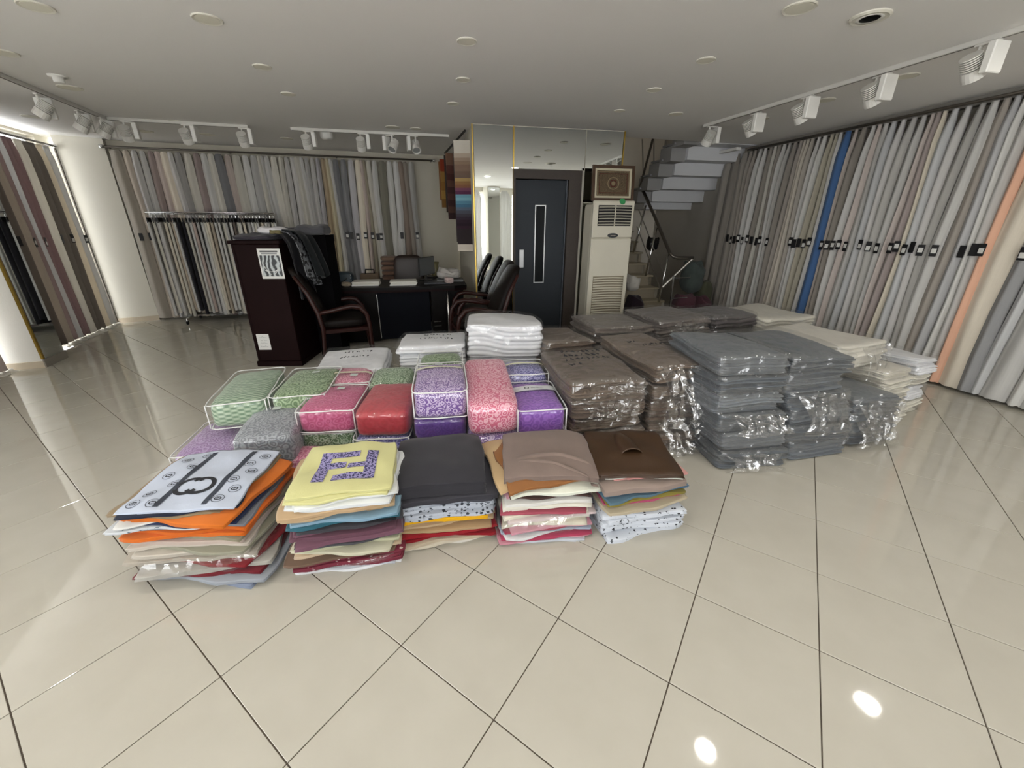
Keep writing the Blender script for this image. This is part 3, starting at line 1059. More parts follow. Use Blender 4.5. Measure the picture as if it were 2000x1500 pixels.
# ================================================================== stacks of folded cushion covers (front row)
def cover_mesh(w, d, t, mat, bend, seed, n=16, ragged=.010, round_=.35):
    rnd = random.Random(seed)
    sd = rnd.uniform(0, 60)
    V, F = [], []

    def P(i, j):
        a, b_ = 2 * i / n - 1, 2 * j / n - 1
        x, y = a * w / 2, b_ * d / 2
        e = ragged
        x += e * nz3(x, y, 0, 5, sd) * 1.6
        y += e * nz3(x, y, 3, 5, sd) * 1.6
        cr = max(0, abs(a) - .8) * max(0, abs(b_) - .8) * 25
        x -= a * cr * .004
        y -= b_ * cr * .004
        return x, y, bend(a, b_) + .004 * nz3(x, y, 9, 6, sd)
    for top in (0, 1):
        for i in range(n + 1):
            for j in range(n + 1):
                x, y, z = P(i, j)
                edge = i in (0, n) or j in (0, n)
                zz = t * (1 - round_ * .25 if edge else 1) if top else t * (round_ * .25 if edge else 0)
                V.append((x, y, z + zz))
    N = (n + 1) ** 2
    for i in range(n):
        for j in range(n):
            a = i * (n + 1) + j
            F.append((a, a + 1, a + n + 2, a + n + 1))
            F.append((N + a, N + a + n + 1, N + a + n + 2, N + a + 1))
    ring = [(i, 0) for i in range(n)] + [(n, j) for j in range(n)] + [(i, n) for i in range(n, 0, -1)] + [(0, j) for j in range(n, 0, -1)]
    m = len(ring)
    plies = 2 if t < .013 else (3 if t < .04 else 5)
    rings = []
    for p in range(plies):
        rings.append(((p + .5) / plies, .0045 + rnd.uniform(-.002, .006), rnd.uniform(0, 50)))
        if p < plies - 1:
            rings.append(((p + 1) / plies, -.006, 0))
    prev = [a[0] * (n + 1) + a[1] for a in ring]
    for (fz, off, s_) in rings:
        cur = []
        for (i, j) in ring:
            x, y, z = P(i, j)
            l = math.hypot(x / w, y / d)
            o_ = off + (.006 * nz3(x, y, fz, 14, s_) if off > 0 else 0)
            cur.append(len(V))
            V.append((x + x / w / l * o_, y + y / d / l * o_, z + t * fz + .0015 * nz3(x, y, fz, 20, sd)))
        for k in range(m):
            k2 = (k + 1) % m
            F.append((prev[k], prev[k2], cur[k2], cur[k]))
        prev = cur
    topr = [N + a[0] * (n + 1) + a[1] for a in ring]
    for k in range(m):
        k2 = (k + 1) % m
        F.append((prev[k], prev[k2], topr[k2], topr[k]))
    return mesh('cover', V, F, mat, True)


def build_stack(c0, c1, rot, w, d, layers, name_of_top, group, seed, droop=.02, ztot=None, spread=.02):
    """layers top -> bottom: (colour words, material, thickness, dw, dd, drot, dx, dy)"""
    rnd = random.Random(seed)
    H = sum(l[2] for l in layers)
    k_ = (ztot / H) if ztot else 1.0
    z = 0.0
    out = []
    for q in range(len(layers) - 1, -1, -1):
        l = layers[q]
        t = l[2] * k_
        f = z / (H * k_)
        x = c0[0] + (c1[0] - c0[0]) * f + rnd.uniform(-.018, .018) + l[6]
        y = c0[1] + (c1[1] - c0[1]) * f + rnd.uniform(-.018, .018) + l[7]
        amt = droop * (.15 + .85 * f)
        mid = (.02 if droop > .02 else .006) * f

        def bend(a, b_, amt=amt, mid=mid, f=f):
            return .015 * (.35 + .65 * min(f, .8)) * nz3(a, b_, f * .6, 1.9, seed) + mid * (1 - .5 * a * a - .5 * b_ * b_) - amt * (abs(a) ** 4 * .55 + abs(b_) ** 4 * .55)
        sp = spread * (1 - f) + (rnd.uniform(-.015, .03) if q else 0)
        me = cover_mesh(w + l[3] + sp, d + l[4] + sp, t * .97, l[1], bend, seed * 50 + q, ragged=.018 if q else .008)
        o = link('cushion_cover', me, None, (x, y, z + .001), R(rot + l[5] + (rnd.uniform(-4.5, 4.5) if q else 0)))
        if q == 0:
            lab = name_of_top[0]
        else:
            lab = '%s folded cover, %s down in stack under %s' % (l[0], ordinal(q + 1), name_of_top[1])
        tag(o, lab, 'cushion cover', group)
        out.append(o)
        z += t
    return out[::-1], z


def L(word, col, t=.017, dw=0, dd=0, dr=0, dx=0, dy=0, m=None):
    return (word, m or fabric(col), t, dw, dd, dr, dx, dy)


PRT = print_cloth('#c7ccd4', '#2b2d33', 34, .66)
PRT2 = print_cloth('#b4bac4', '#34383f', 40, .70)
BURG = print_cloth('#6e2233', '#c9b9b4', 30, .58)
FLOR = print_cloth('#c4c8cb', '#5b6a74', 28, .6)
WH, GRYP = '#d9d8d3', '#a9a59b'

s1 = [L('white and grey printed', '#dfe2e8', .012, .02, .02, 0, 0, 0, fabric('#bcc4d4')), L('navy', '#1d2233', .008, 0, 0, 1), L('khaki', '#8d7b60', .012, .01, 0, -2, -.01, 0),
      L('bright orange', '#cb6c22', .016, .03, .02, -6, .03, -.01), L('white', WH, .010, .01, 0, 2, -.01), L('navy', '#232c4a', .010, .02, 0, -6, .03), L('pale floral', WH, .012, 0, 0, 2, -.02, 0, FLOR),
      L('steel grey', '#80828a', .012, 0, 0, -1), L('deep orange', '#c9611a', .016, .03, .01, -5, .015, 0), L('orange', '#d06a22', .014, .02, 0, 1, -.01), L('olive beige', '#8d8670', .014, .0, .02, -8, .02),
      L('pinkish beige', '#b7a79c', .018), L('pale beige', '#bdb4a8', .02, .02, 0, 2), L('sage grey', '#93917f', .016, .02, 0, -7, .02), L('light beige', '#c0b8ab', .02, .01, 0, 3, -.02), L('dusty beige', '#aaa295', .02, .03, 0, 2, -.02),
      L('dark red', '#7d1f26', .014, 0, 0, -6, .03), L('stone grey', '#a7a49c', .02, .02, 0, 3, -.01), L('maroon', '#6b1d26', .012, .02, 0, -3, .02), L('shiny silver grey', '#8f949b', .022, .02, .02, -10, .06, -.02), L('blue grey', '#7d8699', .02, .02, 0, -12, .05, -.01)]
s2 = [L('pale yellow', '#d8d592', .012, .02, .01, 0, 0, 0, fabric('#cfcc92')), L('pale yellow', '#cfcc92', .012), L('white', '#e0e2e0', .012, .02, 0, 2), L('white', '#d9dcdd', .012, .01), L('tan', '#b59a78', .014, .02, .02, 2, -.03), L('sandy tan', '#b8a07e', .016, .03, 0, -1),
      L('camel', '#a98f6d', .016, .02, 0, 2, -.03), L('light blue', '#7e9db0', .012, .01, 0, -2, .01), L('teal', '#2e5e6c', .014, .02, 0, 3, -.01), L('black', '#1c1c20', .014, .02, 0, -2, .02), L('charcoal', '#3d3c41', .016, .01, 0, 1),
      L('mauve', '#6d4a58', .018, .03, 0, 2), L('plum mauve', '#64424f', .018, .03, .01, -2), L('dusky mauve', '#704d5b', .018, .02, 0, 3), L('purple brown', '#5e3f4c', .016, .03), L('dark grey', '#4b4b4f', .012, .02, 0, -2),
      L('pale green', '#b0b094', .014, .02, 0, 1, .02), L('sage cream', '#bcb9a2', .016, .03, 0, -4, .02), L('beige', '#b9a48b', .016, .02, 0, 2, .02), L('brown', '#6b5647', .012, .01), L('burgundy patterned', '', .014, .02, 0, 2, .01, 0, BURG), L('wine patterned', '', .016, .01, 0, -1, .01, 0, BURG),
      L('burgundy printed', '', .016, .03, 0, 1, .02, 0, BURG), L('grey white', '#b7bac2', .012, .02, 0, -2), L('white', '#dadbdd', .014, .04, .02, 1, .02)]
s3 = [L('charcoal', '#37363c', .075, .02, .02, 0, 0, 0, fabric('#302f34', rough=.8)), L('charcoal', '#3a393f', .03, .03, .02, 2), L('grey', '#4c4c53', .022, .02, 0, -1), L('white and grey printed', '', .016, .01, 0, 3, 0, 0, PRT2), L('pale grey printed', '', .016, .02, 0, -2, 0, 0, PRT2),
      L('grey blue printed', '', .016, 0, 0, 2, 0, 0, PRT2), L('pale printed', '', .014, .01, 0, 0, 0, 0, PRT2), L('mustard yellow', '#d9a416', .026, .02, .02, 1), L('tan', '#a78c69', .014, .03, 0, 2), L('light tan', '#b29a7a', .014, .03, 0, -2), L('camel', '#a58a68', .014, .03),
      L('crimson', '#8e1822', .016, .03, 0, 3, .01), L('red', '#97202a', .016, .04, 0, 1, .01), L('dark red', '#84161f', .016, .03, 0, 2, .01), L('beige', '#b6a891', .016, .03, 0, 4), L('cream', '#c4bba8', .014, .03, 0, 1), L('ivory white', '#d2cdc2', .012, .03, 0, 3)]
s4 = [L('taupe suede', '#8c7a72', .03, .06, .03, -6, .03, 0, fabric('#7b6b63', var=.16)), L('caramel', '#8e5f36', .014, .04, .03, 3, .0, -.035), L('sand', '#c0a47c', .016, .02, .02, 4, -.04, .02), L('ivory', '#d8dacb', .014, .05, 0, -5, .03, -.05), L('chocolate', '#3b2a28', .012, .01, 0, 1), L('dark brown', '#45332f', .012, 0, 0, -1), L('brown', '#4a3631', .012, .01, 0, 1),
      L('pink', '#c795a2', .010, .02), L('white', '#d8d6d0', .016, .0, 0, 1), L('ivory', '#d9d5c8', .016, .01, 0, -1), L('cream', '#d3cec2', .016, 0, 0, 1), L('rose', '#a5505f', .010, -.01), L('cream', '#dbd5c4', .016, .01), L('pinkish white', '#d2c2c0', .016, .02, 0, -1), L('ivory white', '#d8d3c6', .016, .01, 0, 2),
      L('cream', '#cfc9b6', .016, .0), L('pink', '#c48b99', .010, .01), L('crimson', '#98304a', .010), L('blue grey', '#98a3b3', .012, .01), L('white', '#d6d7d6', .012, .02), L('magenta', '#a23b55', .010, .02), L('rose', '#b8808c', .010, .01), L('pale grey', '#b9bdc4', .014, .01)]
s5 = [L('brown satin', '#4a3320', .02, .03, .04, -12, .01, 0, fabric('#3e2a18', rough=.45, spec=.5, sheen=0.0)), L('white', '#d9ddd2', .010, 0, 0, -6, .02), L('salmon pink', '#c88f8a', .012, .02, 0, -3, .02), L('taupe', '#8d7d74', .03, .02, 0, 4, -.02), L('blue', '#4b6a83', .012, .0, 0, -2, .02), L('teal blue', '#3f5d70', .012, .01, 0, 2),
      L('slate blue', '#56707f', .012, 0, 0, 3, -.01), L('olive', '#7d7234', .016, .02, 0, 1), L('mustard olive', '#877a35', .014, .01, 0, -1), L('magenta pink', '#a84a68', .010, .0), L('beige', '#b3a78f', .012, .01)] + \
     [L(n_, '', .022, .01, 0, r_, 0, 0, PRT) for n_, r_ in (('white logo-print', 1), ('grey-white printed', -1), ('pale printed', 2), ('white printed', 0), ('grey printed', -2), ('white and black printed', 1), ('pale grey printed', 2))]

GF = 'folded cushion covers in the front stacks'
S1, zt1 = build_stack((-1.42, 1.66), (-1.49, 1.655), 5, .45, .46, s1, ('white cover printed with black interlocking rings and dark bands, on the end stack', 'ring-printed white cover'), GF, 1, .012, .385, .07)
S2, zt2 = build_stack((-.83, 1.68), (-.79, 1.67), 11, .41, .42, s2, ('pale yellow cover with a purple speckled square monogram', 'yellow monogram cover'), GF, 2, .006, .43, .04)
S3, zt3 = build_stack((-.37, 1.86), (-.375, 1.88), 9, .42, .45, s3, ('plump charcoal cushion cover topping the middle front stack', 'plump charcoal cover'), GF, 3, .026, .385)
S4, zt4 = build_stack((.15, 1.88), (.17, 1.93), 8, .41, .43, s4, ('crumpled taupe suede cover draped over the cream stack', 'draped taupe suede cover'), GF, 4, .022, .385)
S5, zt5 = build_stack((.64, 1.91), (.65, 1.92), 12, .40, .41, s5, ('brown satin cover with an open fold on the end stack', 'brown satin cover'), GF, 5, .012, .375)


# ---- printed marks that lie on the top covers
from mathutils.bvhtree import BVHTree
_BV = {}

def surf_z(o, pts):
    """height of the cover's upper face under local points"""
    me = o.data
    if me.name not in _BV:
        _BV[me.name] = BVHTree.FromPolygons([v.co for v in me.vertices], [tuple(p.vertices) for p in me.polygons])
    bv = _BV[me.name]
    r = []
    for x, y in pts:
        h = bv.ray_cast(Vector((x, y, 1)), Vector((0, 0, -1)))
        r.append((x, y, (h[0].z if h[0] else me.vertices[0].co.z) + .0022))
    return r


def strip_mark(name, o, a_pts, b_pts, mat, rows=3):
    """ribbon between two matching polylines, laid on the cover"""
    n, m = len(a_pts), rows
    pts = []
    for r in range(m + 1):
        f = r / m
        pts += [(a[0] + (b_[0] - a[0]) * f, a[1] + (b_[1] - a[1]) * f) for a, b_ in zip(a_pts, b_pts)]
    V = surf_z(o, pts)
    F = [(r * n + i, r * n + i + 1, (r + 1) * n + i + 1, (r + 1) * n + i) for r in range(m) for i in range(n - 1)]
    me = mesh(name, V, F, mat)
    return link(name, me, o)


def arc(cx, cy, rx, ry, a0, a1, n=20, rot=0):
    p = []
    for k in range(n + 1):
        a = R(a0 + (a1 - a0) * k / n)
        x, y = rx * math.cos(a), ry * math.sin(a)
        p.append((cx + x * math.cos(rot) - y * math.sin(rot), cy + x * math.sin(rot) + y * math.cos(rot)))
    return p


INK = plain('print_ink', '#26272c', .8)
INKB = plain('print_band', '#3a3f4a', .8)
top = S1[0]


def double_c(o, cx, cy, r, th, rot, mat, name='ring_mark'):
    for s in (-1, 1):
        ox, oy = s * r * .42 * math.cos(rot), s * r * .42 * math.sin(rot)
        a0 = (34, 326) if s < 0 else (214, 506)
        strip_mark(name, o, arc(cx + ox, cy + oy, r, r, *a0, 26, rot), arc(cx + ox, cy + oy, r - th, r - th, *a0, 26, rot), mat)


double_c(top, .0, -.09, .062, .019, 0, INK)
for xb in (-.085, .115):
    strip_mark('dark_band', top, [(xb + .012, -.225 + .45 * k / 24) for k in range(25)], [(xb - .012, -.225 + .45 * k / 24) for k in range(25)], INKB)
for (mx, my) in [(-.11, -.2), (-.17, -.13), (-.11, -.06), (-.18, .01), (-.11, .08), (-.18, .15), (-.11, .2), (.155, -.19), (.19, -.12), (.15, -.05), (.19, .03), (.15, .10), (.19, .17), (-.19, -.2)]:
    strip_mark('ring_print', top, arc(mx, my, .026, .026, 0, 360, 20), arc(mx, my, .0235, .0235, 0, 360, 20), INKB)
    double_c(top, mx, my, .0105, .0042, 0, INK, 'ring_print')
top = S2[0]
SPK = print_cloth('#9c94c0', '#2b2a52', 110, .90)


def poly_mark(o, pts, mat, name):
    for (x0, y0, x1, y1) in pts:
        n = 8
        strip_mark(name, o, [(x0 + (x1 - x0) * k / n, y0) for k in range(n + 1)], [(x0 + (x1 - x0) * k / n, y1) for k in range(n + 1)], mat, 10)


poly_mark(top, [(-.135, -.13, -.082, .12), (-.082, .068, .05, .12), (-.082, -.02, -.005, .028),
                (.085, -.13, .138, .12), (-.05, -.13, .085, -.078), (.005, -.032, .085, .012)], SPK, 'monogram_print')
# fold of the brown satin cover: a standing pocket of cloth
top = S5[0]
V, F = [], []
n, m = 16, 10
for i in range(n + 1):
    for j in range(m + 1):
        a, b_ = i / n, j / m
        ang = PI * 1.15 * b_
        r = .068 * (.35 + .65 * a) * (1 + .15 * math.sin(5 * a))
        V.append((-.02 + .10 * (a - .5) * 0 + r * math.cos(ang) * 1.1 + .02 * a, .17 - .23 * a, .016 + r * math.sin(ang) * .9))
for i in range(n):
    for j in range(m):
        a = i * (m + 1) + j
        F.append((a, a + 1, a + m + 2, a + m + 1))
o = link('standing_fold', mesh('standing_fold', V, F, fabric('#3e2a18', rough=.45, spec=.5, sheen=0.0), True), top)
sm = o.modifiers.new('thick', 'SOLIDIFY')
sm.thickness = .005
# draped hem folds on the taupe cover
top = S4[0]
for q, (y0, k0) in enumerate(((-.10, .018), (-.16, .013))):
    V, F = [], []
    for i in range(25):
        a = i / 24
        x = -.17 + .40 * a
        y = y0 + .05 * math.sin(a * 3.0 + q) - .05 * a
        zz = surf_z(top, [(x, y)])[0][2]
        for j in range(6):
            b_ = PI * j / 5
            V.append((x, y + math.cos(b_) * k0, zz - .003 + math.sin(b_) * k0 * .8 * math.sin(PI * a)))
    for i in range(24):
        for j in range(5):
            a = i * 6 + j
            F.append((a, a + 6, a + 7, a + 1))
    link('crease_fold', mesh('crease_fold', V, F, fabric('#7b6b63', var=.16), True), top)
    # crumpled taupe cloth pokes out of the brown stack
FILM = film()


def bag_sleeve(parent_layer, w, d, h, loc, rot, seed, name='plastic_sleeve', puff=.02, flare=.05):
    sd = seed * 3.3

    def fn(x, y, z):
        a = nz3(x, y, z, 9, sd) * puff + abs(nz3(x, y, z, 22, sd + 4)) * puff * .6
        l = max(1e-4, math.hypot(x, y))
        k = 1 + (a + flare * max(0, -y / d) * (.5 - abs(z / h - .5))) / l
        return x * k, y * k, z + nz3(x, y, z, 8, sd + 9) * .008
    V, F = soft_box(w, d, h, 16, 16, 8, 7, fn)
    return V, F


def sleeve_thing(w, d, h, loc, rot, seed, label, group=None, **kw):
    V, F = bag_sleeve(None, w, d, h, loc, rot, seed, **kw)
    o = link('plastic_sleeve', mesh('plastic_sleeve', V, F, FILM, True), None, loc, R(rot))
    return tag(o, label, 'plastic bag', group)


sleeve_thing(.53, .53, .13, (-1.44, 1.64, .02), 8, 3, 'crinkled clear bag around the beige covers low in the ring-print stack', puff=.02)
sleeve_thing(.46, .47, .16, (.15, 1.88, .012), 8, 5, 'crinkled clear bag around the cream covers in the front row')
sleeve_thing(.48, .47, .07, (-.81, 1.68, .004), 11, 7, 'clear bag around the burgundy covers at the stack foot')


# ================================================================== bedding sets in clear zip bags (middle rows)
PIPE = plain('white_piping', '#e3e4e2', .5)
LBL = plain('paper_label', '#cfd8d2', .6)
VINYL = film('clear_vinyl', rough=.1, milk=.02, gloss=.07, bscale=9, bump=.3)


def bedding(label, c, rot, w, d, h, z, mat, seed, band=None, sticker=None, piping=True, group='bedding sets in clear bags', tilt=0.0, wordmark=False):
    sd = seed * 1.9
    t = thing('bedding_pack', label, 'bedding set', (c[0], c[1], z), R(rot), group)
    if tilt:
        t.rotation_euler = (tilt, 0, R(rot))

    def fn(x, y, z_):
        b_ = max(0, 1 - (2 * x / w) ** 2) * max(0, 1 - (2 * y / d) ** 2)
        z2 = z_ + (z_ / h) * b_ * .018
        k = 1 + .02 * nz3(x, y, z_, 6, sd)
        return x * k, y * k, z2 + .005 * nz3(x, y, z_, 9, sd + 2)
    V, F = soft_box(w * .95, d * .96, h * .96, 12, 16, 8, 8, fn)
    body = link('folded_bedding', mesh('folded_bedding', V, F, mat, True), t)

    def fn2(x, y, z_):
        x, y, z_ = fn(x, y, z_)
        e = .006 + .006 * abs(nz3(x, y, z_, 18, sd + 5))
        l = max(1e-4, math.hypot(x, y))
        return x * (1 + e / l), y * (1 + e / l), z_ + (e if z_ > h * .5 else -0.0)
    V, F = soft_box(w * .97, d * .98, h * .985, 14, 18, 8, 10, fn2)
    bag = link('clear_bag', mesh('clear_bag', V, F, VINYL, True), t)
    if piping:
        for zz in (h * .975, h * .10):
            pts = []
            for k in range(64):
                a = 2 * PI * k / 64
                ca, sa = math.cos(a), math.sin(a)
                q = (abs(ca) ** 14 + abs(sa) ** 14) ** (1 / 14)
                x, y = ca / q * w * .492, sa / q * d * .495
                pts.append((x, y, zz - .004 + .006 * nz3(x, y, zz, 7, sd)))
            MB().tube(pts, .0045, 6, close=True).build('piping', PIPE, bag, smooth=True)
        for sx in (-1, 1):
            pts = [(sx * w * .476, -d * .485, h * (.10 + .87 * k / 6)) for k in range(7)]
            MB().tube(pts, .0042, 6).build('piping', PIPE, bag, smooth=True)
    bv = None
    if band or sticker:
        from mathutils.bvhtree import BVHTree
        bv = BVHTree.FromPolygons([Vector(v) for v in V], F)

        def top_z(x, y):
            hh = bv.ray_cast(Vector((x, y, 2)), Vector((0, 0, -1)))
            return (hh[0].z if hh[0] else h) + .0015
    if band:
        y0, bw, bm = band
        pa, n = [], 14
        Vb = []
        for k in range(n + 1):
            x = -w * .47 + w * .94 * k / n
            Vb += [(x, y0, top_z(x, y0)), (x, y0 + bw, top_z(x, y0 + bw))]
        o = link('paper_band', mesh('paper_band', Vb, [(2 * k, 2 * k + 2, 2 * k + 3, 2 * k + 1) for k in range(n)], bm), t)
        if wordmark:
            yc = y0 + bw * .5
            V2, F2 = [], []
            for k in range(21):
                a = 2 * PI * k / 20
                for r in (.017, .011):
                    x, y = -.05 + r * math.cos(a), yc + r * math.sin(a)
                    V2.append((x, y, top_z(x, y) + .001))
            F2 = [(2 * k, 2 * k + 2, 2 * k + 3, 2 * k + 1) for k in range(20)]
            link('emblem', mesh('emblem', V2, F2, INK), o)
            fc = bpy.data.curves.new('wordmark', 'FONT')
            fc.body = 'FAMILLE'
            fc.size = .022
            fo = bpy.data.objects.new('wordmark', fc)
            COL.objects.link(fo)
            dg = bpy.context.evaluated_depsgraph_get()
            me = bpy.data.meshes.new_from_object(fo.evaluated_get(dg))
            bpy.data.objects.remove(fo)
            for v in me.vertices:
                x, y = v.co.x - .022, v.co.y + yc - .008
                v.co = (x, y, top_z(x, y) + .001)
            me.materials.clear()
            me.materials.append(INKB)
            link('wordmark', me, o)
    if sticker:
        sx, sy = sticker
        Vs = []
        for (a, b_) in ((-.026, -.024), (.026, -.024), (.026, .024), (-.026, .024)):
            Vs.append((sx + a, sy + b_, top_z(sx + a, sy + b_) + .001))
        link('price_label', mesh('price_label', Vs, [(0, 1, 2, 3)], LBL), t)
    return t


GREEN1 = damask('#67886a', '#b3c6ab', 40, .6, kind='rows')
GREEN2 = damask('#5f7c50', '#9db48b', 22, .6)
GREEN3 = damask('#55774b', '#b4c7aa', 30, .45)
LILAC = damask('#9673a8', '#b9a0c8', 24, .7)
GREYD = damask('#767a82', '#a4a9b0', 26, .8)
PINKD = damask('#b23d6b', '#cf6a93', 22, 1.2)
PINKC = damask('#c46484', '#e6a2b6', 28, .7)
REDD = damask('#a31f2c', '#bd3340', 14, 1.8)
PURP = damask('#73509a', '#cfbcdd', 32, .4)
PURD = damask('#4d2a80', '#67409a', 22, 1.6)
INDG = damask('#504d92', '#a8a6d4', 30, .5)
PNKT = damask('#d0607f', '#efb6c4', 28, .55)
VIOL = damask('#7742a5', '#9c66c4', 20, 1.2)
CRIM = damask('#96274a', '#b9456a', 22, 1.2)
BANDY = plain('cream_band', '#d9d9bd', .7)
BANDW = plain('white_band', '#dadbe0', .6)

bedding('flat lilac bedding pack lying lowest beside the ring-print stack', (-1.98, 2.42), 12, .38, .52, .19, 0, LILAC, 1)
bedding('crimson bedding pack under the pale green waffle pack', (-1.92, 2.86), 12, .36, .48, .25, 0, CRIM, 2, piping=False)
bedding('pale green waffle bedding pack with white piping, at the window end', (-1.90, 2.72), 17, .36, .70, .19, .255, GREEN1, 3)
bedding('grey jacquard bedding pack with small white label', (-1.54, 2.33), 14, .36, .52, .22, .14, GREYD, 4, sticker=(.0, .12), piping=False)
bedding('dark grey bedding pack under the grey jacquard one', (-1.53, 2.40), 12, .34, .48, .14, 0, GREYD, 5, piping=False)
bedding('crimson bedding pack under the olive green one', (-1.47, 2.94), 12, .34, .5, .25, 0, CRIM, 6, piping=False)
bedding('olive green leaf-pattern bedding pack with label', (-1.50, 2.78), 10, .37, .6, .20, .255, GREEN2, 7, sticker=(.03, .1))
bedding('green swirl bedding pack below the bright pink one', (-1.24, 2.56), 8, .38, .46, .26, 0.0, GREEN3, 8)
bedding('bright pink bedding pack with square label', (-1.21, 2.53), 6, .37, .46, .165, .265, PINKD, 9, sticker=(.02, .1))
bedding('rose patterned bedding pack squeezed behind the yellow monogram stack', (-1.33, 2.22), 5, .3, .20, .18, 0, PINKC, 10, piping=False)
bedding('pink bedding pack with cream band behind the bright pink one', (-1.28, 3.00), 10, .36, .42, .43, 0, PINKC, 11, band=(-.05, .03, BANDY), sticker=(.05, -.1))
bedding('indigo swirl bedding pack below the red one', (-.87, 2.52), 6, .37, .46, .24, 0, INDG, 12)
bedding('plain red bedding pack in loose clear bag', (-.85, 2.56), 4, .36, .56, .18, .245, REDD, 13, piping=False)
bedding('green bedding pack behind the red one', (-.95, 3.0), 8, .34, .42, .43, 0, GREEN3, 14, piping=False)
bedding('lilac swirl bedding pack at the foot of the purple pile', (-.50, 2.62), 8, .35, .56, .20, 0, PURP, 15, piping=False)
bedding('deep violet bedding pack in the middle of the purple pile', (-.50, 2.60), 7, .36, .58, .16, .205, PURD, 16, piping=False)
bedding('purple swirl bedding pack with cream band and white piping', (-.49, 2.58), 9, .35, .58, .20, .37, PURP, 17, band=(.10, .03, BANDY), sticker=(-.01, .175))
bedding('green bedding pack behind the purple pile', (-.58, 3.12), 8, .36, .34, .53, 0, GREEN2, 18)
bedding('purple swirl bedding pack under the long pink one', (-.15, 2.58), 8, .36, .74, .29, 0, PURP, 19, piping=False)
bedding('long tall pink floral bedding pack', (-.17, 2.68), 8, .34, .88, .23, .295, PNKT, 20, piping=False, tilt=R(3))
bedding('pink bedding pack at the foot of the violet pile', (.18, 2.56), 8, .34, .46, .24, 0, PINKC, 21)
bedding('violet bedding pack with white paper band and emblem', (.16, 2.55), 8, .33, .50, .20, .245, VIOL, 22, band=(.02, .085, BANDW), wordmark=True)
bedding('indigo bedding pack with cream band behind the violet one', (.09, 3.0), 8, .34, .36, .50, 0, INDG, 23, band=(-.02, .03, BANDY))


# ================================================================== bundles of folded curtains in polythene
def scribble(parent, bvh_top, cx, cy, w, h, seed, rows=2, r=.0016, name='marker_writing', rot=0):
    rnd = random.Random(seed)
    mb = MB()
    for q in range(rows):
        x = cx - w / 2 + rnd.uniform(0, w * .15)
        y = cy + h / 2 - h * q / max(1, rows - 1) if rows > 1 else cy
        hh = h / rows * .42
        while x < cx + w / 2 - rnd.uniform(0, w * .2):
            pts = []
            k = rnd.choice((3, 4, 5))
            for i in range(k):
                px_, py_ = x + rnd.uniform(0, hh * 1.1), y + rnd.uniform(-hh, hh)
                pts.append((px_, py_))
            P3 = []
            for i in range(len(pts) - 1):
                for s in range(4):
                    f = s / 4
                    a = pts[i][0] + (pts[i + 1][0] - pts[i][0]) * f
                    b_ = pts[i][1] + (pts[i + 1][1] - pts[i][1]) * f
                    P3.append((a, b_, bvh_top(a, b_) + .002))
            mb.tube(P3, r, 4)
            x += hh * rnd.uniform(1.2, 1.7)
    o = mb.build(name, INK, parent)
    o['kind'] = 'stuff'
    return o


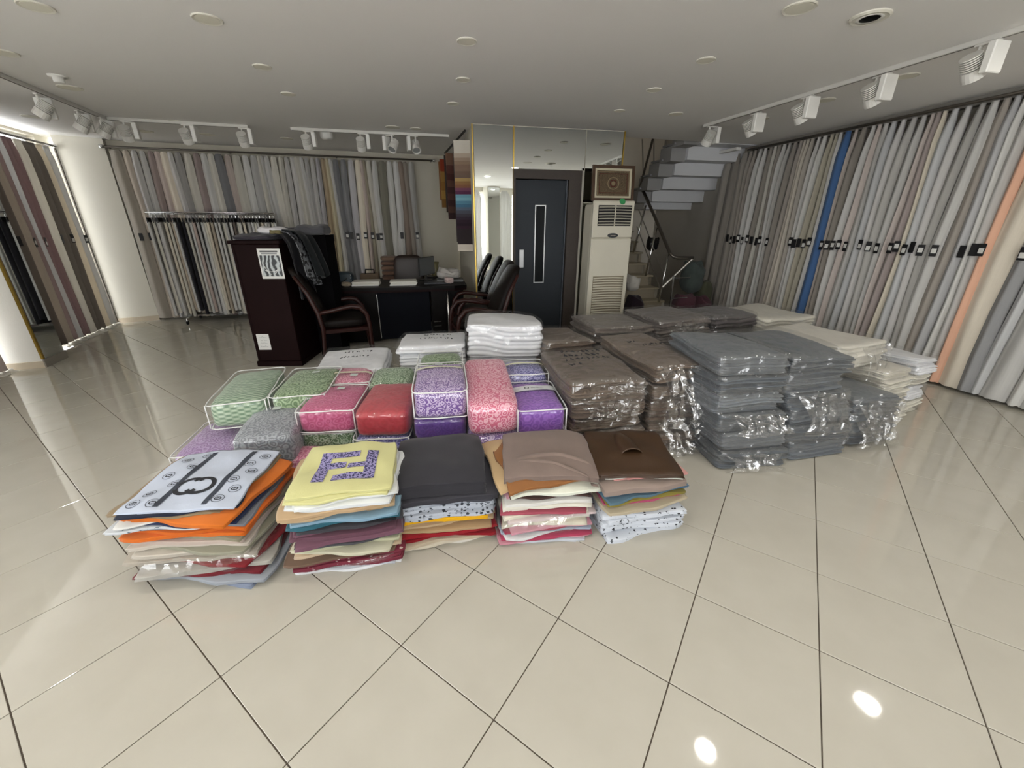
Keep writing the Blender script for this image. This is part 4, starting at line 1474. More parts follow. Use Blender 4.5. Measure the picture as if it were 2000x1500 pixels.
def bundle(label, fl, rot, w, d, z, h, col, seed, plies=7, group='polythene bundles of folded curtains', film_mat=None, write=None, flap=None, knot=False, puff=.010, shiny=.6, slump=.0):
    """footprint given by its front-left corner; folded plies show along the sides"""
    rnd = random.Random(seed)
    ax, ay = dirn(rot), dirn(rot + 90)
    c = Vector((fl[0], fl[1], 0)) + ax * (w / 2) + ay * (d / 2)
    t = thing('curtain_bundle', label, 'fabric bundle', (c.x, c.y, z), R(rot), group)
    sd = seed * 2.7
    offs = [(rnd.uniform(-.022, .018), rnd.uniform(-.035, .02)) for _ in range(plies + 1)]
    tw = [rnd.uniform(-.5, .5) for _ in range(4)]

    def fn(x, y, z_):
        f = min(.999, max(0, z_ / h))
        wv = .30 * nz3(x, y, 0, 4, sd) * (1 if .04 < f < .96 else 0)
        u = min(plies - .001, max(0, (f + wv * .5) * plies))
        l = int(u)
        fr = u - l
        g = 1 - min(1, abs(math.sin(PI * fr)) ** .4)
        side = max(abs(2 * x / w), abs(2 * y / d)) ** 6
        ix = x - (2 * x / w) * g * .02 * side + offs[l][0] * side
        iy = y - (2 * y / d) * g * .026 * side + offs[l][1] * side
        b_ = max(0, 1 - (2 * x / w) ** 2) * max(0, 1 - (2 * y / d) ** 2)
        zt = z_ + f * (b_ * .012 + puff * nz3(x, y, 1, 5, sd) + .03 * (tw[0] * x / w + tw[1] * y / d) + .025 * nz3(x, y, 7, 2.2, sd))
        return ix, iy, zt
    V, F = soft_box(w, d, h, 24, 24, plies * 5, 22, fn)
    body = link('folded_cloth', mesh('folded_cloth', V, F, fabric(col, rough=.6, var=.12, spec=.4), True), t)

    def fn2(x, y, z_):
        x, y, z_ = x * 1.0, y * 1.0, z_
        f = min(1, max(0, z_ / h))
        b_ = max(0, 1 - (2 * x / w) ** 2) * max(0, 1 - (2 * y / d) ** 2)
        cr = nz3(x, y, z_, 11, sd + 3) * .011 + abs(nz3(x, y, z_, 26, sd + 8)) * .013
        l = max(1e-4, math.hypot(x, y))
        side = max(abs(2 * x / w), abs(2 * y / d)) ** 4
        k = 1 + (cr + .004 + .012 * max(0, nz3(x, y, z_, 4, sd + 1))) * side / l
        zt = z_ + f * (b_ * .012 + puff * nz3(x, y, 1, 5, sd) + .020 + abs(nz3(x, y, 2, 9, sd)) * .008 + .03 * (tw[0] * x / w + tw[1] * y / d) + .025 * nz3(x, y, 7, 2.2, sd))
        return x * k, y * k, zt
    V2, F2 = soft_box(w + .02, d + .02, h + .004, 26, 26, 10, 14, fn2)
    wrap = link('plastic_wrap', mesh('plastic_wrap', V2, F2, FILM if film_mat is FILM2 or not film_mat else film_mat, True), t)
    if flap:
        # loose bag mouth hanging down over the front: (x0, x1, drop, out)
        x0, x1, drop, out = flap
        n, m = 26, 16
        VF, FF = [], []
        for i in range(n + 1):
            for j in range(m + 1):
                a, b_ = i / n, j / m
                x = x0 + (x1 - x0) * a + .03 * nz3(a * 3, b_ * 3, 0, 1, sd)
                gather = 1 - .45 * math.sin(PI * b_) * .6
                x = (x0 + x1) / 2 + (x - (x0 + x1) / 2) * gather
                y = -d / 2 - .012 - out * math.sin(PI * .5 * b_) - .05 * abs(nz3(a * 4, b_ * 2.5, 2, 1, sd)) + .018 * nz3(a * 8, b_ * 3, 5, 1, sd)
                zz = h * .92 - drop * b_ + .02 * nz3(a * 4, b_ * 3, 8, 1, sd)
                VF.append((x, y, zz))
        for i in range(n):
            for j in range(m):
                a = i * (m + 1) + j
                FF.append((a, a + m + 1, a + m + 2, a + 1))
        link('loose_bag_mouth', mesh('loose_bag_mouth', VF, FF, film_mat or FILM, True), wrap)
    if write:
        from mathutils.bvhtree import BVHTree
        bv = BVHTree.FromPolygons([Vector(v) for v in V2], F2)

        def tz(x, y):
            hh = bv.ray_cast(Vector((x, y, 2)), Vector((0, 0, -1)))
            return hh[0].z if hh[0] else h
        for k, (cx, cy, ww, hh, rows, rr) in enumerate(write):
            scribble(t, tz, cx, cy, ww, hh, seed + k, rows, rr)
    return t


BR, BR2, BRK = '#64564a', '#6b5c4f', '#5a4c41'
GR, GR2, GRL = '#62676c', '#575c61', '#6e7378'
WHT, IVO = '#e6e7ea', '#dcd8cb'
FILMW = film('thin_polythene', rough=.1, milk=.02, gloss=.07, bscale=12, bump=.5)
FILM2 = film('loose_polythene', rough=.08, milk=.02, gloss=.22, bscale=14, bump=.8)


def column(name, fl, rot, w, d, heights, cols, seed, jit=.02, tops=None, flaps=None, lean=(0, 0), where='', ptop=None, plies=None, fm=None):
    z = 0
    rnd = random.Random(seed)
    n = len(heights)
    for k in range(n):
        f = k / max(1, n - 1)
        p = (fl[0] + lean[0] * f + rnd.uniform(-jit, jit), fl[1] + lean[1] * f + rnd.uniform(-jit, jit))
        lab = tops if (k == n - 1 and tops) else '%s bundle in clear plastic, %s up in the %s' % (name, ordinal(k + 1), where)
        bundle(lab, p, rot + rnd.uniform(-3, 3), w + rnd.uniform(-.02, .02), d + rnd.uniform(-.03, .03), z, heights[k] * .985, cols[k % len(cols)], seed * 10 + k,
               plies=plies or 7, flap=(flaps or {}).get(k), write=ptop if k == n - 1 else None, film_mat=FILM2 if (flaps or {}).get(k) else fm)
        z += heights[k]


column('dark brown', (.40, 2.40), 14, .53, .74, [.10, .11, .10, .12, .135], [BRK, BR, BR2, BRK, BR], 41, tops='brown curtain bundle with marker writing beside the violet bedding',
       where='brown pile beside the bedding', ptop=[(.0, .12, .38, .20, 3, .0034), (-.14, -.08, .14, .06, 1, .0034)], flaps={3: (-.2, .26, .10, .02), 4: (-.05, .27, .06, .01)})
column('brown', (.955, 2.54), 16, .43, .84, [.12, .12, .13, .12, .14], [BR2, BR, BRK, BR, BR2], 42, tops='brown bundle with glinting creased plastic and marker numbers',
       where='brown pile beside the grey piles', ptop=[(-.1, .1, .06, .04, 1, .0035), (.05, .0, .26, .05, 1, .003)], flaps={4: (-.2, .24, .42, .10), 3: (0, .26, .3, .12), 1: (-.15, .24, .22, .12), 0: (-.22, .22, .1, .1)}, lean=(.02, .06))
column('grey', (1.40, 2.32), 9, .50, .66, [.12, .12, .13, .12, .13, .13], [GR2, GR, GR2, GRL, GR2, GR], 43, tops='slate grey bundle with white plastic glints on the taller grey pile',
       where='grey pile beside the brown ones', lean=(-.09, .10), flaps={2: (-.2, .25, .12, .06), 0: (-.24, .2, .10, .05)}, jit=.02)
column('grey', (1.93, 2.44), 11, .50, .66, [.12, .12, .12, .115, .115, .13], [GR, GR2, GR, GR2, GR, GR2], 44, tops='smooth slate grey bundle beside the ivory ones',
       where='grey pile beside the ivory ones', lean=(-.11, .10), flaps={3: (-.2, .25, .28, .08)}, jit=.02)
column('dark grey', (2.46, 2.62), 14, .42, .40, [.12, .12, .13], [GR2, GR2, GR], 45, tops='sagging dark grey bundle in loose plastic before the ivory pile', where='short grey pile before ivory', flaps={2: (-.2, .22, .34, .06), 1: (-.2, .2, .2, .07)})
column('ivory', (2.92, 2.94), 24, .44, .56, [.11, .11, .12, .11], [IVO, '#d2cdc0'], 46, tops='ivory bundle in the lower half of the ivory pile', where='ivory pile near the peach curtain', jit=.015)
bundle('big ivory bundle in crinkled plastic on top of the ivory pile', (2.46, 2.92), 24, .66, .70, .46, .20, '#dad6ca', 461, plies=6, flap=(-.05, .32, .26, .08), film_mat=FILM2)
column('white', (3.37, 3.18), 24, .27, .5, [.12, .12, .12, .13], [IVO, WHT], 47, tops='ivory folded bundle nearest the peach curtain', where='narrow end pile near the peach curtain', jit=.012)
column('ivory', (2.55, 3.95), 22, .72, .7, [.2, .2, .25], [IVO], 48, tops='wide ivory bundle behind the grey piles', where='rear ivory pile', jit=.02)
column('brown', (.31, 3.42), 16, .46, .55, [.19, .19, .17], [BR2, BR], 49, tops='brown bundle between white linen and marked brown bundle', where='rear brown pile beside the white linen')
column('grey brown', (.80, 3.72), 12, .66, .62, [.2, .2, .21], ['#6d645d'], 50, tops='grey brown bundle before the air conditioner', where='rear pile before the air conditioner')
column('grey brown', (1.42, 3.80), 14, .58, .70, [.22, .22, .22], ['#68605b', '#5d5652'], 51, tops='taupe grey bundle before the stairs', where='rear pile before the stairs', flaps={2: (-.2, .2, .08, .04)})
column('charcoal', (2.0, 3.92), 16, .54, .6, [.22, .22, .24], ['#524d4d', '#4a4648'], 52, tops='charcoal bundle in glossy plastic beside the rear ivory bundle', where='rear pile beside the ivory bundle')

# white linen packs
column('white linen', (-.39, 3.48), 6, .66, .62, [.2, .2, .29], [WHT], 60, tops='tallest white linen bundle in clear plastic before the lift door', where='tall white linen pile', plies=7,
       ptop=[(0, .1, .35, .05, 1, .0026)], fm=FILMW)
column('white linen', (-1.0, 3.40), 4, .58, .48, [.17, .17, .18], [WHT], 61, tops='white linen bundle with marker scrawl before the desk', where='middle white linen pile', plies=6,
       ptop=[(.05, -.05, .34, .10, 2, .0026)], fm=FILMW)
column('white linen', (-1.62, 3.04), 10, .57, .56, [.2, .23], [WHT], 62, tops='low white linen bundle with marker scrawl behind the pink bedding', where='low white linen pile', plies=7,
       ptop=[(.03, .02, .28, .10, 2, .0026)], fm=FILMW)

# ================================================================== furniture
MAHO = plain('dark_mahogany', '#1a0b0b', .55, spec=.08, var=.25, vscale=5)
LEATH = plain('black_leather', '#15100e', .5, spec=.15, var=.15, vscale=30, bump=.25, bscale=120)
WOODR = plain('reddish_frame_wood', '#2c1410', .35, spec=.3, var=.2, vscale=8)
PAPER = plain('white_paper', '#dcdcd9', .8)

# tall display cabinet
cab = thing('display_cabinet', 'tall narrow dark mahogany cabinet with a poster taped on its end', 'cabinet', (-2.89, 4.37, 0), R(2.5))
MB().cbox(.0, .48, .0, .62, .06, 1.32, .006).build('body', MAHO, cab)
MB().cbox(-.02, .505, -.02, .64, 1.32, 1.355, .006).build('top_panel', MAHO, cab)
MB().cbox(-.012, .492, -.015, .63, 0, .06, .004).build('plinth', MAHO, cab)
MB().box(.02, .03, -.004, 0, .08, 1.3).build('edge_bead', MAHO, cab)


def poster_mat():
    m, nt, b = _new('poster_print')
    vec = _coords(nt)
    w = nt.nodes.new('ShaderNodeTexWave')
    w.inputs['Scale'].default_value = 6
    w.inputs['Distortion'].default_value = 9
    w.inputs['Detail'].default_value = 3
    nt.links.new(vec, w.inputs['Vector'])
    r = nt.nodes.new('ShaderNodeValToRGB')
    r.color_ramp.elements[0].color = hexc('#202427')
    r.color_ramp.elements[0].position = .35
    r.color_ramp.elements[1].color = hexc('#b9bfc0')
    r.color_ramp.elements[1].position = .9
    nt.links.new(w.outputs['Fac'], r.inputs['Fac'])
    nt.links.new(r.outputs['Color'], b.inputs['Base Color'])
    b.inputs['Roughness'].default_value = .35
    return m


po_ = MB().prism([(.255, -.006), (.485, -.006), (.485, -.002), (.255, -.002)], .975, 1.278).build('poster', PAPER, None, (-2.89, 4.37, 0), R(2.5))
tag(po_, 'black and white poster of a draped curtain on the cabinet end', 'poster')
MB().box(.27, .47, -.0075, -.006, 1.0, 1.21).build('picture_print', poster_mat(), po_)
MB().box(.29, .45, -.0075, -.006, 1.222, 1.236).build('title_lines', plain('grey_print', '#8d9193', .6), po_)
MB().box(.28, .46, -.0075, -.006, 1.242, 1.258).build('title_lines', plain('dark_print', '#4a4e50', .6), po_)
# swags drawn on the poster
sw_ = MB()
for (xa, xb, za, zb) in ((.30, .36, 1.10, 1.02), (.44, .38, 1.10, 1.02), (.30, .44, 1.06, 1.07)):
    sw_.tube([(xa + (xb - xa) * k / 8, -.008, za + (zb - za) * k / 8 - .02 * math.sin(PI * k / 8)) for k in range(9)], .0035, 5)
sw_.build('swag_lines', PAPER, po_)
nt_ = MB().prism([(.045, -.005), (.18, -.005), (.18, -.002), (.045, -.002)], .195, .375).build('note_sheet', PAPER, None, (-2.89, 4.37, 0), R(2.5))
tag(nt_, 'small white handwritten note taped low on the cabinet', 'note')
wr = MB()
rn = random.Random(4)
for q in range(4):
    x = .07
    z = .34 - q * .035
    pts = []
    while x < .155:
        pts.append((x, -.0055, z + rn.uniform(-.008, .008)))
        x += .006
    wr.tube(pts, .0008, 4)
wr.build('handwriting', INKB, nt_)


def cloth_pile(name, label, cat, loc, rz, w, d, h, col, seed, n=4.5, amp=.02, mat=None, group=None):
    sd = seed * 4.1

    def fn(x, y, z):
        k = 1 + .1 * nz3(x, y, z, 8, sd)
        return x * k, y * k, z + amp * nz3(x, y, z, 9, sd) * (z / h) + amp * .4 * math.sin(z / h * 18 + x * 20) * (z / h)
    V, F = soft_box(w, d, h, 14, 14, 10, n, fn)
    o = link(name, mesh(name, V, F, mat or fabric(col, var=.14), True), None, loc, rz)
    return tag(o, label, cat, group)


cloth_pile('folded_garments', 'flat pile of dark folded cloth on the cabinet top', 'clothes', (-2.70, 4.66, 1.356), R(3), .46, .56, .055, '#35323a', 1)
cloth_pile('fluffy_roll', 'white fluffy rolled fabric on the cabinet top', 'fabric roll', (-2.56, 4.62, 1.412), R(5), .30, .14, .075, '#d9d7da', 2, n=3, amp=.015)
cloth_pile('folded_cloth', 'small khaki folded cloth at the cabinet edge', 'cloth', (-2.46, 4.50, 1.412), R(12), .11, .14, .04, '#6f6748', 3)
cloth_pile('folded_cloth', 'charcoal folded cloth behind the white fluffy roll', 'cloth', (-2.50, 4.84, 1.412), R(0), .34, .22, .06, '#3b3840', 5)


def drape(name, label, cat, x0, x1, y0, y1, zt, zb, mat, seed, loc=(-2.89, 4.37, 0)):
    """garment hanging over the cabinet side (x0 = at the cabinet, x1 = bottom swing)"""
    V, F = [], []
    n, m = 14, 18
    for i in range(n + 1):
        for j in range(m + 1):
            a, b_ = i / n, j / m
            z = zt - (zt - zb) * b_ + .05 * math.sin(a * 4 + seed) * b_
            x = x0 + (x1 - x0) * b_ ** .6 + .025 * math.sin(a * 13 + seed + b_ * 2) * (.3 + b_)
            y = y0 + (y1 - y0) * a
            if b_ < .08:
                x -= (.08 - b_) * 1.6
                z = zt + .0 + .02 * (1 - b_ / .08)
            V.append((x, y, z))
    for i in range(n):
        for j in range(m):
            a = i * (m + 1) + j
            F.append((a, a + m + 1, a + m + 2, a + 1))
    o = link(name, mesh(name, V, F, mat, True), None, loc, R(2.5))
    s = o.modifiers.new('thick', 'SOLIDIFY')
    s.thickness = .012
    return tag(o, label, cat)


drape('draped_garment', 'black garment hanging over the cabinet side', 'garment', .515, .60, .04, .40, 1.40, .70, fabric('#1d1c20'), 1)
drape('draped_garment', 'striped black and white cloth hanging beside the cabinet', 'garment', .56, .70, .08, .36, 1.42, .92, print_cloth('#6e7074', '#141416', 24, .86), 2)
drape('draped_garment', 'dark teal cloth hanging at the back of the cabinet', 'garment', .62, .80, .10, .40, 1.43, 1.0, fabric('#15191b'), 3)
cloth_pile('folded_cloth', 'grey and black cloth heap spilling off the cabinet top', 'cloth', (-2.24, 4.84, 1.40), R(10), .34, .36, .10, '#4b4b4f', 6)
MB_ = MB().box(0, .26, 0, .26, 0, 1.395)
o = MB_.build('side_stand', plain('black_stand', '#0e0d0f', .9, spec=.05), None, (-2.36, 4.80, 0), R(2.5))
tag(o, 'plain black stand behind the cabinet carrying heaped cloth', 'stand')


# ---- armchairs
def armchair(label, loc, rz, group='leather armchairs', tall=1.0):
    """faces local +x"""
    t = thing('armchair', label, 'chair', loc, rz, group)

    def fn(x, y, z):
        return x, y, z + .02 * max(0, 1 - (3.6 * x) ** 2) * (1 if z > .04 else 0)
    V, F = soft_box(.50, .50, .10, 12, 12, 6, 4, fn)
    link('seat', mesh('seat', V, F, LEATH, True), t, (.02, 0, .40))

    def fb(x, y, z):
        return x - .28 * z - .10 * (z / .62) ** 2 + .03 * math.cos(y * 5), y * (1 - .18 * (z / .62)), z
    V, F = soft_box(.10, .50, .62 * tall, 6, 14, 14, 4.5, fb)
    bk = link('backrest', mesh('backrest', V, F, LEATH, True), t, (-.20, 0, .47))
    for q in (-.09, .09):
        MB().tube([(.052 - .28 * z - .10 * (z / .62) ** 2, q * (1 - .18 * z / .62), z) for z in (.06, .2, .34, .48, .56)], .006, 5).build('seam', LEATH, bk)
    for s in (-1, 1):
        y = s * .285
        MB().tube([(-.27, y, 0), (-.24, y, .2), (-.22, y, .42), (-.245, y, .60), (-.32, y * .95, .82), (-.42, y * .85, 1.0 * tall)], [.020, .022, .024, .026, .024, .016], 8).build('rear_leg', WOODR, t, smooth=True)
        MB().tube([(-.24, y, .60), (-.12, y, .615), (.0, y, .64), (.10, y, .655), (.19, y, .64), (.255, y, .56), (.275, y, .44), (.275, y, .25), (.30, y, 0)],
                  [.022, .024, .026, .028, .028, .026, .024, .022, .018], 8).build('arm_and_front_leg', WOODR, t, smooth=True)
    MB().cbox(-.22, .27, -.275, .275, .36, .405, .006).build('seat_rail', WOODR, t)
    return t


armchair('brown leather armchair with curved wooden arms beside the cabinet', (-2.02, 4.76, 0), R(24))
armchair('black leather armchair with shiny arms nearest the tall mirror', (-.41, 4.70, 0), R(196))
armchair('black leather armchair behind another by the desk end', (-.47, 5.29, 0), R(194))

# ---- desk
DSK = plain('black_desk', '#0e0b0a', .4, spec=.1, var=.2, vscale=5)
desk = thing('office_desk', 'long black executive desk with curved glossy top', 'desk', (-2.28, 5.10, 0), R(12.6))
poly = [(0, .06), (.5, .0), (1.0, -.02), (1.55, -.01), (1.72, .06), (1.74, .78), (0, .80)]
MB().prism(poly, .725, .76).build('desk_top', DSK, desk)
MB().prism([(p[0], p[1] + (.03 if i < 5 else 0)) for i, p in enumerate(poly)], .69, .725).build('edge_moulding', MAHO, desk)
MB().cbox(.55, 1.22, .10, .14, .06, .69, .004).build('front_panel', plain('navy_black_panel', '#090b12', .7, spec=.1), desk)
MB().cbox(.06, .54, .14, .72, .03, .69, .005).build('pedestal', DSK, desk)
MB().cbox(1.24, 1.68, .14, .72, .03, .69, .005).build('pedestal', DSK, desk)
MB().box(.545, .553, .09, .10, .08, .66).build('metal_edge', STEEL, desk)
MB().tube([(1.46, .06, .0), (1.46, .06, .69)], .018, 10).build('steel_leg', STEEL, desk, smooth=True)
for z in (.20, .26):
    MB().tube([(1.26, .13, z), (1.36, .13, z)], .006, 6).build('drawer_handle', CHROME, desk)


def on_desk(x, y, z=.761):
    d_ = dirn(12.6)
    n_ = dirn(102.6)
    p = Vector((-2.28, 5.10, 0)) + d_ * x + n_ * y
    return (p.x, p.y, z)


for (x, y, n_, seed, lab) in ((.42, .30, 4, 1, 'white sample sheets, slanting stack on the desk middle'), (.90, .24, 4, 2, 'white sample sheets, neat stack on the desk')):
    zz = .761
    words = ['bottom sheet pad', 'second sheet pad', 'third sheet pad', 'top sheet pad']
    for k in range(n_):
        rn = random.Random(seed * 9 + k)
        mb = MB().cbox(-.17, .17, -.13, .13, 0, .0135, .003)
        o = mb.build('sheet_pad', plain('cream_sheets', '#cfcdc4', .8) if k else PAPER, None, on_desk(x + rn.uniform(-.008, .008), y + rn.uniform(-.008, .008), zz), R(12 + rn.uniform(-3, 3)))
        tag(o, '%s of the %s' % (words[k], ('slanting white stack on the desk' if seed == 1 else 'neat white stack on the desk')), 'paper pad', 'white sample pads on the desk')
        zz += .0138
o = thing('laptop', 'closed dark laptop lying on the desk', 'laptop', on_desk(1.34, .30), R(10))
MB().cbox(-.17, .17, -.12, .12, 0, .012, .003).build('base', plain('laptop_grey', '#34363b', .35), o)
MB().cbox(-.17, .17, -.12, .12, .013, .02, .003).build('lid', plain('laptop_grey', '#34363b', .35), o)
hb = thing('studded_bag', 'dark teal handbag with metal studs on the desk end', 'handbag', on_desk(.10, .34), R(8))
V, F = soft_box(.32, .16, .17, 12, 8, 8, 5)
link('body', mesh('body', V, F, plain('teal_leather', '#27343c', .5, bump=.2, bscale=80), True), hb)
for k in range(4):
    MB().lathe([(.004, 0), (.008, .004), (.004, .008)], 8, (0, -1, 0), (.14, -.075, .03 + .035 * k)).build('stud', CHROME, hb)
MB().tube([(-.10 + .2 * k / 10, -.085, .10 - .06 * math.sin(PI * k / 10)) for k in range(11)], .006, 6).build('strap', BLACK, hb)
cloth_pile('crumpled_plastic', 'crumpled pale plastic and cloth on the desk end', 'cloth', on_desk(1.52, .52), R(12), .34, .26, .13, '#a6a29d', 11, n=3, amp=.05)
cloth_pile('crumpled_tissue', 'small crumpled pinkish packet beside the laptop', 'packet', on_desk(1.50, .22), R(30), .12, .10, .07, '#b4a09c', 12, n=3, amp=.04)
cloth_pile('small_pouch', 'small tan pouch beside the slanting paper stack', 'pouch', on_desk(.18, .20), R(30), .12, .08, .05, '#8a7f6d', 13, n=3)
o = thing('folder_stack', 'low stack of grey folders at the desk end', 'folder', on_desk(1.53, .50, .7605), R(12))
o.location.z = .7605
MB().cbox(-.18, .18, -.13, .13, 0, .03, .002).build('folder', plain('folder_grey', '#6c6d6d', .6), o)
for ob in bpy.data.objects:
    if ob.name.startswith('crumpled_plastic'):
        ob.location.z += .031
mo = thing('monitor', 'slim black monitor seen from its side on the desk', 'monitor', on_desk(1.22, .62), R(70))
MB().cbox(-.20, .20, -.012, .012, .07, .32, .004).build('screen', BLACK, mo)
MB().box(-.19, .19, -.0135, -.012, .08, .31).build('display', plain('screen_grey', '#5c5f60', .25), mo)
MB().tube([(0, .02, 0), (0, .015, .2)], .015, 8).build('stand', BLACK, mo)
MB().cbox(-.10, .10, -.06, .08, 0, .012, .003).build('foot', BLACK, mo)
ph = thing('desk_phone', 'small dark telephone standing at the desk end', 'telephone', on_desk(1.62, .68), R(30))
V, F = soft_box(.10, .09, .15, 8, 8, 8, 3.5)
link('body', mesh('body', V, F, BLACK, True), ph)
MB().tube([(-.04, -.05, .03), (-.045, -.06, .09), (-.03, -.05, .14)], .014, 8).build('handset', BLACK, ph, smooth=True)

# ---- behind the desk
oc = thing('office_chair', 'high-backed brown office chair behind the desk', 'chair', (-1.66, 6.62, 0), R(-80))
V, F = soft_box(.10, .50, .58, 6, 14, 12, 5, lambda x, y, z: (x - .12 * z, y * (1 - .12 * z), z))
link('backrest', mesh('backrest', V, F, plain('brown_leather', '#2b1d18', .4, bump=.15, bscale=90), True), oc, (-.22, 0, .46))
V, F = soft_box(.50, .50, .10, 10, 10, 5, 4)
link('seat', mesh('seat', V, F, LEATH, True), oc, (.03, 0, .42))
MB().tube([(0, 0, .08), (0, 0, .42)], .03, 10).build('column', CHROME, oc)
for k in range(5):
    a = R(72 * k + 10)
    MB().tube([(0, 0, .10), (.28 * math.cos(a), .28 * math.sin(a), .05)], .02, 8).build('base_arm', BLACK, oc)
    MB().lathe([(.01, -.015), (.025, -.012), (.025, .012), (.01, .015)], 10, (math.sin(a), -math.cos(a), 0), (.28 * math.cos(a), .28 * math.sin(a), .025)).build('caster', BLACK, oc)
st_ = thing('side_table', 'low dark table behind the desk carrying brown towels', 'table', (-2.15, 7.02, 0), R(14))
MB().cbox(-.42, .42, -.20, .20, .60, .64, .004).build('table_top', DSK, st_)
for sx in (-1, 1):
    for sy in (-1, 1):
        MB().box(sx * .38 - .02, sx * .38 + .02, sy * .16 - .02, sy * .16 + .02, 0, .60).build('leg', DSK, st_)
zz = .641
for k in range(5):
    V, F = soft_box(.28, .30, .075, 10, 10, 6, 3.5)
    o = link('folded_towel', mesh('folded_towel', V, F, fabric(['#6b5448', '#74594b', '#7a6050', '#6d5346', '#7b6656'][k]), True), None, (-2.04, 6.98, zz), R(14 + 3 * math.sin(k * 2)))
    tag(o, 'brown folded towel, %s up in the pile behind the desk' % ordinal(k + 1), 'towel', 'brown towels behind the desk')
    zz += .076
hbx = thing('sample_case', 'tan sample case with dark handle behind the desk', 'case', (-2.38, 6.95, .641), R(14))
MB().cbox(-.15, .15, -.1, .1, 0, .10, .01).build('body', plain('tan_case', '#7c6a57', .6), hbx)
MB().tube([(-.07, 0, .10), (-.065, 0, .16), (.065, 0, .16), (.07, 0, .10)], .012, 8).build('handle', BLACK, hbx)
va = thing('tall_jar', 'olive glass jar standing behind the desk', 'jar', (-1.25, 6.80, 0), 0)
MB().box(-.15, .15, -.15, .15, 0, .72).build('stand', DSK, va)
MB().lathe([(.05, .72), (.065, .74), (.05, .82), (.045, .88), (.06, .94), (.05, .93)], 16).build('jar_body', plain('olive_glass', '#6f6a4c', .2), va, smooth=True)

# ---- clothes rack with fabric sample hangers
rk = thing('garment_rack', 'chrome rolling rack full of hanging fabric samples', 'rack', (-5.25, 6.60, 0), R(14))
RH = 1.66
MB().tube([(-.24, 0, RH), (1.50, 0, RH)], .012, 8).build('top_bar', CHROME, rk, smooth=True)
MB().tube([(-.24, .09, RH - .02), (1.50, .09, RH - .02)], .008, 6).build('rear_bar', CHROME, rk, smooth=True)
MB().tube([(0, 0, .12), (1.36, 0, .12)], .012, 8).build('bottom_bar', CHROME, rk, smooth=True)
for x in (0, 1.36):
    MB().tube([(x, 0, .10), (x, 0, RH)], .013, 8).build('upright', CHROME, rk, smooth=True)
    MB().tube([(x, -.24, .09), (x, .22, .09)], .013, 8).build('foot', CHROME, rk, smooth=True)
    for y in (-.24, .22):
        MB().tube([(x, y, .05), (x, y, .09)], .010, 8).build('caster_stem', CHROME, rk)
        MB().lathe([(.01, -.012), (.028, -.010), (.028, .010), (.01, .012)], 12, (1, 0, 0), (x, y, .028)).build('caster', BLACK, rk)
hb_ = MB().cbox(-.005, .005, -.15, .15, -.075, 0, .002)
HB = mesh('header_board', hb_.V, hb_.F, BLK)
hk_ = MB().tube([(0, 0, 0), (0, 0, .03), (0, .012, .05), (0, 0, .062)], .003, 5)
HK = mesh('hook', hk_.V, hk_.F, CHROME)
rcol = 'w ow lg w cr ow be w db dg ow w pk lg w ow cr be w w ow lg w dt ow w cr lg w ow w cr w lg ow w'.split()
for k, ck in enumerate(rcol):
    rn = random.Random(700 + k)
    x = -.22 + 1.70 * k / (len(rcol) - 1)
    p = Vector((-5.25, 6.60, 0)) + dirn(14) * x
    dark = k in (8, 9)
    t = thing('fabric_sample', '', 'fabric sample', (p.x, p.y, RH - .075), R(14 + rn.uniform(14, 30)), 'fabric samples on the rolling rack')
    wd = 'charcoal' if dark else CN[ck][1]
    t['label'] = '%s fabric sample on a black header, %s along the chrome rack' % (wd, ordinal(k + 1))
    link('header_board', HB, t)
    link('hook', HK, t)
    zl = -1.36 + rn.uniform(-.06, .05)
    V, F = [], []
    n, m = 12, 6
    for side in (0, 1):
        for i in range(n + 1):
            for j in range(m + 1):
                y = (-.5 + i / n) * (.28 if not dark else .36)
                z = -.06 + zl * j / m
                b_ = .010 * math.sin(i * 1.6 + k) * (.3 + j / m)
                V.append((b_ + (.014 if side else -.014) + rn.uniform(-.001, .001), y, z))
    N = (n + 1) * (m + 1)
    for i in range(n):
        for j in range(m):
            a = i * (m + 1) + j
            F.append((a, a + 1, a + m + 2, a + m + 1))
            F.append((N + a, N + a + m + 1, N + a + m + 2, N + a + 1))
    for j in range(m):
        F.append((j + 1, j, N + j, N + j + 1))
        a = n * (m + 1) + j
        F.append((a, a + 1, N + a + 1, N + a))
    colr = '#26252a' if dark else CN[ck][0]
    link('sample_sheet', mesh('sample_sheet', V, F, fabric(colr, streak=.07), True), t)

# ---- hanging swatch boards on the lift side wall
SWC = ['#b9a58f', '#a58b74', '#96795f', '#8a6b55', '#8b6d58', '#7c604e', '#79604f', '#b58f4e', '#9a6c3a', '#8f5a3a', '#7c3f5c', '#5f2a4d', '#5fa0b8', '#6db0c4', '#4a87a5', '#3a6f92', '#55677f', '#4d525f', '#443f4b', '#3a2d3c', '#33222e', '#2c1c28', '#3d2433']


def mute(c):
    c = c.lstrip('#')
    v = [int(c[i:i + 2], 16) for i in (0, 2, 4)]
    g_ = sum(v) / 3
    return '#' + ''.join('%02x' % int(x * .72 + g_ * .28) for x in v)


